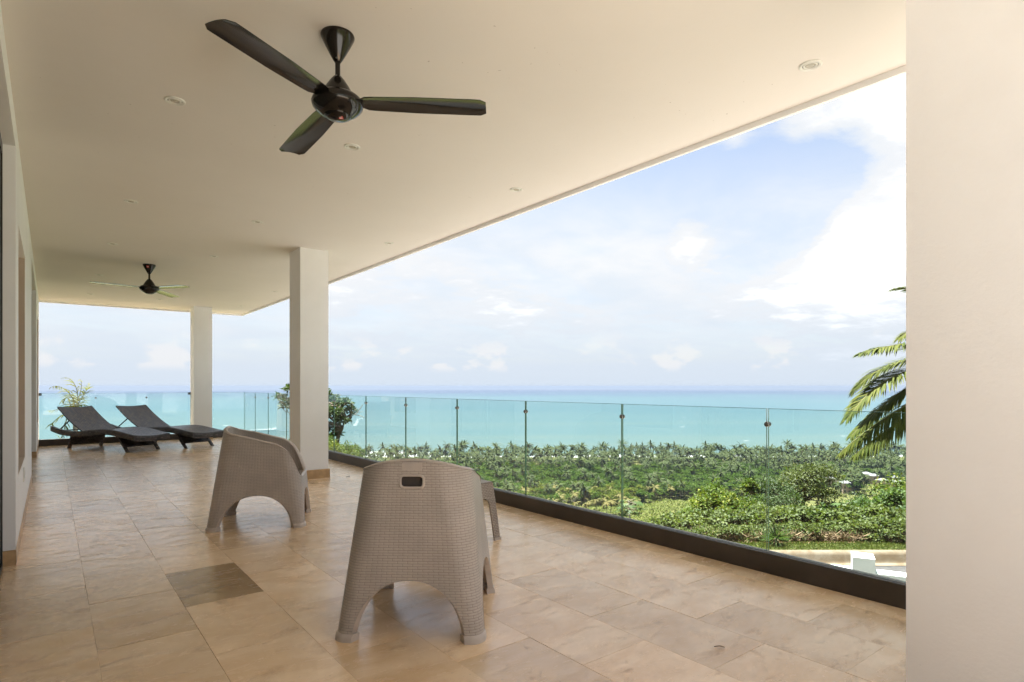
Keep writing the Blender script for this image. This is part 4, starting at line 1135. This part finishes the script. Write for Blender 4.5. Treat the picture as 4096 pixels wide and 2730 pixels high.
# ================================================================== NEAR PLANTS
def bush_arrays(g, rx, rz, n, leaf, width, nc=14, stems=6, core=.75):
    cls = []
    for k in range(nc):
        a = g.random()*6.28; q = math.sqrt(g.random())*rx*.72; z = rz*(.30+.62*g.random())*(1-.35*(q/rx)**2)
        cls.append((q*math.cos(a), q*math.sin(a), z, rx*g.uniform(.20, .38), rx*g.uniform(.20, .38), rz*g.uniform(.14, .26)))
    parts = []; mb = MB()
    for k in range(stems):
        c = cls[k % nc]; mb.tube([(c[0]*.15, c[1]*.15, -.3), (c[0]*.5, c[1]*.5, c[2]*.5), (c[0], c[1], c[2])], [.035, .022, .01], 5, caps=False)
    V, T = mb_arrays(mb); parts.append((V, T, .4, 1))
    V, T, t = crown(g, n, cls, leaf, width, .7, .45, .8); parts.append((V, T, t, 0))
    V, T, t = crown(g, n//4, [(0, 0, rz*.35, rx*.8, rx*.8, rz*.45)], leaf*1.1, width, .6, .3, .5); parts.append((V, T, t*.6, 0))
    return join_arr(parts)
def thing_from(name, arr, mats, loc, rz, sc, label, cat, group=None, part='crown'):
    """plant with its crown and stems as two parts"""
    V, T, t, mi = arr
    o = empty(name, loc, rz); o.scale = (sc,)*3
    for k, pn in ((0, part), (1, 'stem')):
        sel = mi == k
        if not sel.any(): continue
        TT_ = T[sel]; used, inv_ = np.unique(TT_, return_inverse=True)
        link(pn, arr_mesh(pn, V[used], inv_.reshape(-1, 3), t[sel], [mats[k]]), o)
    return tag(o, label, cat, group)
def vw(x, y=None, fw=20.):                     # place on the slope below a line of sight, at its real distance
    r = (x-1176.5)/1362*fw; return r, fw
g = np.random.default_rng(21)
BUSH = {'bright': [bush_arrays(g, 2.2, 3.9, 5200, .20, .10, nc=28) for _ in range(2)], 'mid': [bush_arrays(g, 1.9, 3.0, 4200, .22, .13, nc=22) for _ in range(3)],
        'vine': [bush_arrays(g, 1.5, 1.25, 2400, .17, .13, nc=20) for _ in range(3)], 'deep': [bush_arrays(g, 2.2, 4.4, 5200, .19, .09, nc=28) for _ in range(2)]}
BM = {'bright': M['leaf_bright'], 'mid': M['leaf_mid'], 'vine': M['leaf_vine'], 'deep': M['leaf_deep']}
made = {}
def bush(kind, x, fw, sc, label, dz=0., name='shrub', cat='shrub', group=None):
    r, fw = vw(x, None, fw); k = int(g.integers(len(BUSH[kind]))); loc = WR(r, fw, ground_z(r, fw)-.05+dz); rz = g.random()*6.28
    if (kind, k) in made:
        o = copy_tree(made[(kind, k)]); o.location = loc; o.rotation_euler = (0, 0, rz); o.scale = (sc,)*3; o.name = name
        if 'group' in o: del o['group']
        return tag(o, label, cat, group)
    o = thing_from(name, BUSH[kind][k], [BM[kind], M['bark']], loc, rz, sc, label, cat, group); made[(kind, k)] = o; return o
# shrubs of the slope beyond the road (x as seen along the picture, fw the distance)
bush('bright', 1648, 33, .95, 'tall yellow green shrub at the left end of the thicket, standing against the grass clearing', .4)
bush('bright', 1695, 32, .85, 'yellow green shrub second from the left end of the thicket', .2)
bush('bright', 1735, 36, .85, 'yellow green shrub just left of the tall glass joint', .8)
bush('deep', 1770, 38, 1.0, 'dark green shrub left of the big tree trunk', 1.4)
bush('deep', 1800, 36, .8, 'dark green shrub in the shade left of the big tree', 1.2)
bush('deep', 1858, 43, .8, 'dark green shrub right behind the big tree trunk', .6)
bush('deep', 1835, 36.5, .55, 'small dark shrub in front of the big tree trunk', .2)
bush('mid', 1905, 35, .95, 'green shrub right of the big tree trunk', .6)
bush('deep', 1950, 40, 1.0, 'dark green shrub right of the big tree, in front of the beach houses', 1.0)
bush('mid', 2030, 29, .85, 'tall leafy green shrub beside the large column', .1)
bush('bright', 2078, 27, .72, 'bright green shrub cut off by the large column', .4)
bush('mid', 2000, 26, .7, 'leafy green shrub above the pillar of the white wall', -.2)
bush('mid', 2060, 24, .72, 'green shrub right above the road beside the large column', -.1)
bush('mid', 1560, 30, .5, 'low green shrub at the left foot of the thicket', .5)
bush('mid', 1610, 27, .5, 'low green shrub below the tall yellow green shrub', .1)
lab = 'low tangle of broad green vines on the slope above the kerb'
for i, (x, fw, sc) in enumerate([(1520, 28, .8), (1545, 25.5, .75), (1590, 25, .9), (1640, 26, 1.0), (1690, 27, 1.0), (1740, 26, 1.0), (1790, 27, 1.05), (1840, 28, 1.05), (1890, 27, 1.0),
        (1940, 26, 1.0), (1990, 24, 1.0), (1570, 22.5, .7), (1620, 22.8, .8), (1665, 23, .85), (1710, 23.3, .9), (1760, 23, .9), (1810, 23.5, .95), (1860, 23.4, .95), (1910, 23.2, .9), (1960, 22.8, .9),
        (2010, 22.4, .9), (2060, 22, .95), (1700, 30, 1.1), (1850, 31, 1.1), (1960, 31, 1.1), (2090, 25, 1.0), (1650, 29.5, 1.0), (1780, 30, 1.0), (1905, 30, 1.0), (2030, 33, 1.2)]):
    bush('vine', x, fw, sc, lab, g.uniform(-.05, .15), 'vine_patch', 'vines', 'vine patches on the slope')
for i, (x, fw, sc) in enumerate([(1640, 20.9, .45), (1690, 21.0, .5), (1745, 21.1, .5), (1800, 21.2, .5), (1850, 21.3, .55), (2000, 21.0, .6), (2040, 20.9, .7), (2080, 20.8, .7), (1930, 21.2, .5), (1590, 21, .45)]):
    bush('vine', x, fw, sc, 'small vine patch creeping down to the grass strip', 0, 'vine_patch', 'vines', 'small vine patches by the grass strip')

# dry brush heap, grass strip, weeds: nobody could count these
def strip_cards(name, n, xlo, xhi, flo, fhi, leaf, wid, hgt, matn, label, up=1.2):
    x = g.uniform(xlo, xhi, n); fw = g.uniform(flo, fhi, n); r = (x-1176.5)/1362*fw; zz = np.array([ground_z(a, b) for a, b in zip(r, fw)])
    P = np.stack([r*CT+fw*ST, -r*ST+fw*CT, zz+g.random(n)*hgt-.02], 1); D = g.normal(size=(n, 3)); D[:, 2] = np.abs(D[:, 2])*up+.1
    U = g.normal(size=(n, 3)); V, T = leaf_cards(P, D, U, leaf*(.5+g.random(n)), wid*(.6+.8*g.random(n))); t = g.random(n)
    tag(link(name, arr_mesh(name, V, T, np.concatenate([t, t]), [M[matn]])), label, None, None, 'stuff')
strip_cards('grass_strip', 16000, 1480, 2140, 19.22, 20.6, .085, .012, .02, 'grass', 'mown grass strip behind the kerb', 1.6)
strip_cards('dry_brush', 5200, 1560, 1985, 20.5, 21.6, .26, .012, .28, 'twig', 'dry brown brush along the foot of the slope', .6)
strip_cards('leaf_litter', 3000, 1500, 2100, 20.2, 22.5, .09, .05, .03, 'twig', 'dry leaf litter on the red soil', .2)
soil = MB(); soil.add([WR((1480-1176.5)/1362*20.3, 20.3, -4.185), WR((2140-1176.5)/1362*20.3, 20.3, -4.185), WR((2140-1176.5)/1362*21.4, 21.4, -4.375), WR((1480-1176.5)/1362*21.4, 21.4, -4.375)], [(0, 1, 2, 3)])
tag(soil.build('bare_soil', M['soil']), kind='structure')

# big tree of the thicket
def big_tree(g, hgt, trunk, crown_c, n, leaf, width, nb=8, tr_=.16):
    parts = []; mb = MB(); mb.tube(trunk, [tr_*(1-.6*i/(len(trunk)-1)) for i in range(len(trunk))], 8, caps=False); top = trunk[-1]
    for c in crown_c:
        k = trunk[len(trunk)-1-int(g.integers(max(1, min(3, len(trunk)-2))))]
        m_ = ((k[0]+c[0])/2+g.uniform(-.2, .2), (k[1]+c[1])/2, (k[2]+c[2])/2+g.uniform(-.1, .3)); mb.tube([k, m_, c[:3]], [.06, .04, .012], 5, caps=False)
    V, T = mb_arrays(mb); parts.append((V, T, .4, 1)); V, T, t = crown(g, n, crown_c, leaf, width, .7, .35, .8); parts.append((V, T, t, 0))
    return join_arr(parts)
def frame_pt(x, y, fw, base):                  # offset of a sight point from the plant's foot
    p = Vector(WR((x-1176.5)/1362*fw, fw, H-(y-888)/1362*fw)); return tuple(p-Vector(base))
r, fw = vw(1846, None, 40.); base = WR(r, fw, ground_z(r, fw))
cc = []
for (x, y, rd, dz) in [(1800, 1120, 1.0, .7), (1830, 1095, 1.0, .7), (1862, 1085, .95, .6), (1895, 1086, .8, .55), (1915, 1100, .7, .5), (1880, 1110, 1.0, .7), (1845, 1125, 1.1, .7), (1790, 1145, .9, .7), (1815, 1150, 1.0, .7), (1870, 1135, .9, .7), (1905, 1140, .8, .6), (1775, 1160, .7, .6), (1850, 1105, 1.0, .8)]:
    p = frame_pt(x, y, fw+g.uniform(-1.2, 1.2), base); cc.append((p[0], p[1], p[2], rd*1.12, rd*1.12, dz*1.1))
tr_pts = [(0, 0, -.5), (.1, 0, 2.0), (.28, .1, 3.6), (.22, .1, 4.9), (.38, 0, 5.8), (.5, 0, 6.6)]
thing_from('broadleaf_tree', big_tree(g, 7, tr_pts, cc, 6400, .17, .09, tr_=.19), [M['leaf_olive'], M['bark']], base, 0, 1, 'big olive green tree with a bare trunk rising out of the thicket', 'tree')
# small tree left of the glass joint
r, fw = vw(1727, None, 38.); base = WR(r, fw, ground_z(r, fw)); cc = []
for (x, y, rd) in [(1722, 1112, .38), (1716, 1120, .36), (1730, 1122, .4), (1722, 1132, .3)]:
    p = frame_pt(x, y, fw, base); cc.append((*p, rd, rd, rd*.8))
zt = cc[3][2]
thing_from('slender_tree', big_tree(g, 5, [(0, 0, -.4), (-.05, 0, zt*.6), (-.1, 0, zt)], cc, 700, .2, .1, tr_=.07), [M['leaf_bright'], M['bark']], base, 0, 1, 'slender little tree with a tufted top just left of the glass joint', 'tree')

# tree beyond the railing behind the middle column
FWL = 27.; r, fw = vw(742, None, FWL); base = WR(r, fw, ground_z(r, fw)); cc = []
for (x, y, rd) in [(700, 905, .8), (735, 912, .85), (765, 925, .72), (790, 930, .55), (805, 945, .42), (770, 950, .55), (740, 945, .7), (700, 950, .8), (660, 925, .45), (645, 915, .32), (668, 895, .4), (785, 968, .46), (760, 985, .5), (735, 990, .6), (775, 1000, .36), (800, 965, .22), (700, 1000, .7), (720, 960, .7), (748, 1010, .5), (640, 910, .2), (655, 935, .25)]:
    p = frame_pt(x, y, fw+g.uniform(-.8, .8), base); cc.append((*p, rd*.74, rd*.74, rd*.50))
trunk = [(0, 0, -.5)]+[frame_pt(x, y, fw, base) for (x, y) in ((776, 1060), (775, 1020), (777, 1000), (786, 985), (795, 960), (785, 935))]
trunk = [(trunk[1][0], trunk[1][1], -.5)]+trunk[1:]
lt = thing_from('broadleaf_tree', big_tree(g, 7, trunk, cc, 3600, .19, .085, tr_=.12), [M['leaf_deep'], M['bark']], base, 0, 1, 'dark leaved tree beyond the railing, behind the middle column', 'tree')
tw = MB()
for pts in ([(793, 975), (806, 958), (820, 950), (834, 946)], [(800, 965), (812, 945), (822, 938)], [(812, 953), (826, 955), (838, 960)], [(806, 958), (808, 940), (812, 928)], [(820, 950), (830, 936), (834, 930)], [(655, 930), (662, 948), (676, 958), (692, 962)], [(652, 925), (651, 940), (660, 950)]):
    tw.tube([frame_pt(x, y, fw, base) for x, y in pts], [.022-.005*i for i in range(len(pts))], 5)
tw.build('bare_twigs', M['bark_pale'], lt)
for (x, fw, sc, lb, kd) in [(765, 24, .42, 'olive shrub at the foot of the dark tree, near the railing', 'bright'), (795, 25, .36, 'low shrub right of the dark tree trunk', 'bright'), (715, 25, .6, 'shrub at the foot of the dark tree behind the middle column', 'mid'), (812, 30, .36, 'small leafy shrub between the dark tree and the surf', 'mid')]:
    yy = {765: 1008, 795: 1026, 715: 1000, 812: 1024}[x]
    r = (x-1176.5)/1362*fw; top = H-(yy-888)/1362*fw; dz = top-(3.6 if kd == 'bright' else 2.8)*sc-ground_z(r, fw)
    bush(kd, x, fw, sc, lb, dz)
    k = MB().tube([WR(r, fw, ground_z(r, fw)-.3), WR(r, fw, ground_z(r, fw)+dz+.4)], [.12, .06], 7)
    o = k.build('stem', M['bark']); last = [q for q in bpy.data.objects if q.get('label') == lb][0]; o.parent = last; o.matrix_parent_inverse = (Matrix.Translation(last.location) @ last.rotation_euler.to_matrix().to_4x4() @ Matrix.Scale(last.scale[0], 4)).inverted()

# papaya like saplings with lobed leaves
def lobed_leaf(mb_parts, g, c, R, tilt, az, tint):
    n = 9; V = [np.zeros(3)]; T = []
    for k in range(2*n+1):
        a = math.radians(-150+300*k/(2*n)); q = R*(1.0 if k % 2 else .48)
        V.append(np.array([q*math.cos(a), q*math.sin(a), -.22*q*q/R]))
    for k in range(1, 2*n+1): T.append((0, k, k+1))
    V = np.array(V); Rm = np.array((Matrix.Rotation(az, 3, 'Z') @ Matrix.Rotation(tilt, 3, 'Y')))
    mb_parts.append((V @ Rm.T+np.array(c), np.array(T), tint, 0))
def sapling(x, fw, ytop, R, nl, label):
    r = (x-1176.5)/1362*fw; gz = ground_z(r, fw); base = WR(r, fw, gz); top = H-(ytop-888)/1362*fw-gz; parts = []
    mb = MB(); mb.tube([(0, 0, -.3), (.04, 0, top*.5), (0, .03, top)], [.035, .028, .018], 6)
    for k in range(nl):
        az = k*2.4; z = top-(k/nl)*R*2.6; L_ = R*g.uniform(1.0, 1.7); c = (math.cos(az)*L_, math.sin(az)*L_, z+R*.35)
        mb.tube([(0, 0, z), c], [.010, .006], 4); lobed_leaf(parts, g, c, R*g.uniform(.8, 1.15), g.uniform(.1, .5), az, g.uniform(.3, 1))
    V, T = mb_arrays(mb); parts.append((V, T, .5, 1))
    thing_from('sapling', join_arr(parts), [M['leaf_mid'], M['bark_pale']], base, 0, 1, label, 'sapling')
sapling(1447, 18.2, 1152, .19, 20, 'young lobed leaf sapling seen right beside the sixth glass joint')
sapling(1662+68, 29, 1190, .30, 14, 'lobed leaf sapling in the vines left of the tall glass joint')
sapling(1945, 26, 1160, .32, 15, 'lobed leaf sapling with big fan leaves right of the big tree')
sapling(1840, 25, 1205, .26, 12, 'low lobed leaf sapling in the vines below the big tree')
# yucca by the kerb
def yucca():
    r, fw = vw(1782, None, 19.9); base = WR(r, fw, ground_z(r, fw)); n = 130
    az = g.random(n)*6.28; el = np.arcsin(g.uniform(-.15, 1, n)); D = np.stack([np.cos(az)*np.cos(el), np.sin(az)*np.cos(el), np.sin(el)], 1)
    P = np.tile([0, 0, .20], (n, 1))+D*.03; V, T = leaf_cards(P, D, np.tile([0., 0, 1.], (n, 1))+g.normal(size=(n, 3))*.2, np.full(n, .52)*(.8+.3*g.random(n)), np.full(n, .03), .15, .10); t = g.random(n)
    mb = MB(); mb.tube([(0, 0, -.1), (0, 0, .24)], [.05, .045], 8); V2, T2 = mb_arrays(mb)
    thing_from('yucca', join_arr([(V, T, np.concatenate([t, t]), 0), (V2, T2, .4, 1)]), [M['leaf_mid'], M['bark']], base, 0, 1, 'spiky round yucca on the grass strip by the tall glass joint', 'yucca', part='leaves')
yucca()

# ---- coconut palm behind the large column, wind torn palm at the far end
def frond(ctrl, n, llen, lwid, hang, g, gap=0.):
    """ctrl: polyline of the rib; leaflets on both sides"""
    c = np.array(ctrl); s_ = np.concatenate([[0], np.cumsum(np.linalg.norm(np.diff(c, axis=0), axis=1))]); Lr = s_[-1]
    u = np.linspace(0.06, 1, n); u2 = np.linspace(0, 1, 24)
    # smooth through the control points
    deg = min(3, len(c)-1); cf = [np.polyfit(s_/Lr, c[:, k], deg) for k in range(3)]
    pt = lambda q: np.stack([np.polyval(cf[k], q) for k in range(3)], -1)
    rib = pt(u2); P = pt(u); Tn = pt(np.clip(u+.01, 0, 1.02))-pt(u-.01); Tn /= np.linalg.norm(Tn, axis=1, keepdims=True)
    S = np.cross(Tn, [0, 0, 1.]); S /= np.linalg.norm(S, axis=1, keepdims=True)+1e-6; Up = np.cross(S, Tn)
    parts = []
    for sd in (-1, 1):
        keep = g.random(n) > gap
        Pk, Tk, Sk, Uk, uk = P[keep], Tn[keep], S[keep], Up[keep], u[keep]; m_ = len(Pk)
        D = Sk*sd*(.95-.45*uk[:, None])+Tk*(.38+.75*uk[:, None])+Uk*(.25-hang*.6)+np.array([0, 0, -hang])*(.35+.35*g.random(m_)[:, None])+g.normal(size=(m_, 3))*.07
        D /= np.linalg.norm(D, axis=1, keepdims=True); ln = llen*np.sin(np.pi*np.clip(.16+.80*uk, 0, 1))**.6*(.85+.3*g.random(m_))
        W_ = np.cross(D, Uk); W_ /= np.linalg.norm(W_, axis=1, keepdims=True)+1e-6
        q1 = Pk+D*ln[:, None]*.5; D2 = D+np.array([0, 0, -.35-hang*.5]); D2 /= np.linalg.norm(D2, axis=1, keepdims=True); q2 = q1+D2*ln[:, None]*.5
        w = lwid
        V = np.stack([Pk-W_*w*.3, Pk+W_*w*.3, q1-W_*w*.5, q1+W_*w*.5, q2], 1).reshape(-1, 3); b = (np.arange(m_)*5)[:, None]
        T = np.concatenate([b+[0, 1, 3], b+[0, 3, 2], b+[2, 3, 4]]); t = np.clip(g.random(m_)*.85, 0, 1)
        parts.append((V, T, np.concatenate([t, t, t]), 0))
    mb = MB(); mb.tube([tuple(p) for p in rib], [.020*(1-.85*i/23)+.002 for i in range(24)], 6, caps=False)
    V, T = mb_arrays(mb); parts.append((V, T, .5, 1)); return join_arr(parts)
def palm_thing(name, base, top, fronds, mats, label, trunk_r, n, llen, lwid):
    o = empty(name, base); mb = MB(); tp = Vector(top)-Vector(base)
    mb.tube([(0, 0, -.3), (tp.x*.25, tp.y*.25, tp.z*.5), tuple(tp)], [trunk_r*1.25, trunk_r, trunk_r*.8], 10); mb.build('trunk', M['bark_pale'], o, True)
    for (ctrl, hang, gap) in fronds:
        a = frond([tuple(Vector(p)-Vector(base)) for p in ctrl], n, llen, lwid, hang, g, gap)
        link('frond', arr_mesh('frond', a[0], a[1], a[2], mats, a[3]), o)
    return tag(o, label, 'palm tree')
def P3(x, y, fw): return WR((x-1176.5)/1362*fw, fw, H-(y-888)/1362*fw)
FP = 11.2; top = P3(2235, 850, FP)
b_ = Vector(top); base = (b_.x+.3, b_.y-.4, -4.5)
fr = [([P3(2235, 850, FP), P3(2165, 806, FP), P3(2080, 792, FP-.2), P3(1980, 812, FP-.5)], .25, .05),
      ([P3(2235, 850, FP), P3(2150, 842, FP-.2), P3(2050, 868, FP-.5), P3(1948, 962, FP-.8)], .15, 0.),
      ([P3(2235, 852, FP), P3(2160, 890, FP-.3), P3(2060, 945, FP-.5), P3(1932, 1040, FP-.6)], .55, 0.),
      ([P3(2235, 855, FP), P3(2170, 900, FP+.3), P3(2080, 960, FP+.4), P3(1965, 1045, FP+.3)], .6, .1),
      ([P3(2235, 848, FP), P3(2200, 760, FP), P3(2130, 750, FP), P3(2070, 775, FP)], .3, .1),
      ([P3(2235, 848, FP), P3(2190, 710, FP), P3(2120, 670, FP+.2), P3(2056, 665, FP+.4)], .2, .2)]
fr += [([P3(2235, 850, FP), P3(2150, 862, FP+.3), P3(2065, 905, FP+.5), P3(1958, 1000, FP+.5)], .35, .0), ([P3(2235, 850, FP), P3(2155, 825, FP+.4), P3(2060, 835, FP+.6), P3(1962, 900, FP+.7)], .2, .1)]
for (dx, dy, df) in ((150, -150, .5), (280, -40, .3), (300, 90, -.4), (180, 200, .2), (60, -230, .8), (60, 210, 1.0), (30, 230, -1.0), (220, -170, -1.2)):
    fr.append(([P3(2235, 850, FP), P3(2235+dx*.4, 850+dy*.4-50, FP+df*.4), P3(2235+dx*.75, 850+dy*.75-20, FP+df*.8), P3(2235+dx, 850+dy+50, FP+df)], .4, 0.))
palm_thing('coconut_palm', base, top, fr, [M['palm_near'], M['rachis']], 'coconut palm whose long fronds reach out from behind the large column', .11, 170, .60, .034)
FT = 24.; top = P3(172, 955, FT); b_ = Vector(top); r0 = (172-1176.5)/1362*FT
base = (b_.x+.1, b_.y, ground_z(r0, FT))
fr = []
for ctrl, hg in (([(172, 955), (178, 905), (168, 878), (146, 868)], .5), ([(172, 955), (184, 905), (187, 880), (184, 872)], .9), ([(172, 955), (160, 905), (140, 890), (118, 890)], .6), ([(172, 958), (150, 935), (135, 940), (112, 944)], .4),
                 ([(172, 960), (152, 952), (132, 962), (118, 975)], .3), ([(173, 958), (182, 925), (194, 905), (204, 882)], .2), ([(172, 962), (160, 955), (150, 975), (132, 1000)], .7), ([(173, 958), (185, 945), (190, 965), (193, 985)], .8), ([(172, 955), (170, 915), (160, 898), (148, 893)], .6), ([(172, 958), (160, 925), (150, 915), (140, 925)], .7)):
    fr.append(([P3(x, y, FT+g.uniform(-.3, .3)) for x, y in ctrl], hg, .62))
palm_thing('young_palm', base, top, fr, [M['palm_dry'], M['rachis_pale']], 'wind torn young palm outside the end railing, above the left lounger', .10, 40, .42, .035)

# ---- the hazy sea air
hz = MB(); R_ = 13500
hz.box((-R_, -R_, -88), (R_, R_, 8.)); 
ho = hz.build('haze', None)
hm = bpy.data.materials.new('sea_haze'); hm.use_nodes = True; N2, L2 = NT(hm); N2.clear()
pv = nd(N2, 'ShaderNodeVolumePrincipled'); pv.inputs['Color'].default_value = (.150, .190, .255, 1); pv.inputs['Density'].default_value = 1.0e-4; pv.inputs['Anisotropy'].default_value = .2
oo = nd(N2, 'ShaderNodeOutputMaterial'); L2.new(pv.outputs[0], oo.inputs['Volume']); ho.data.materials.clear(); ho.data.materials.append(hm)
tag(ho, 'pale blue haze over the sea', None, None, 'stuff')
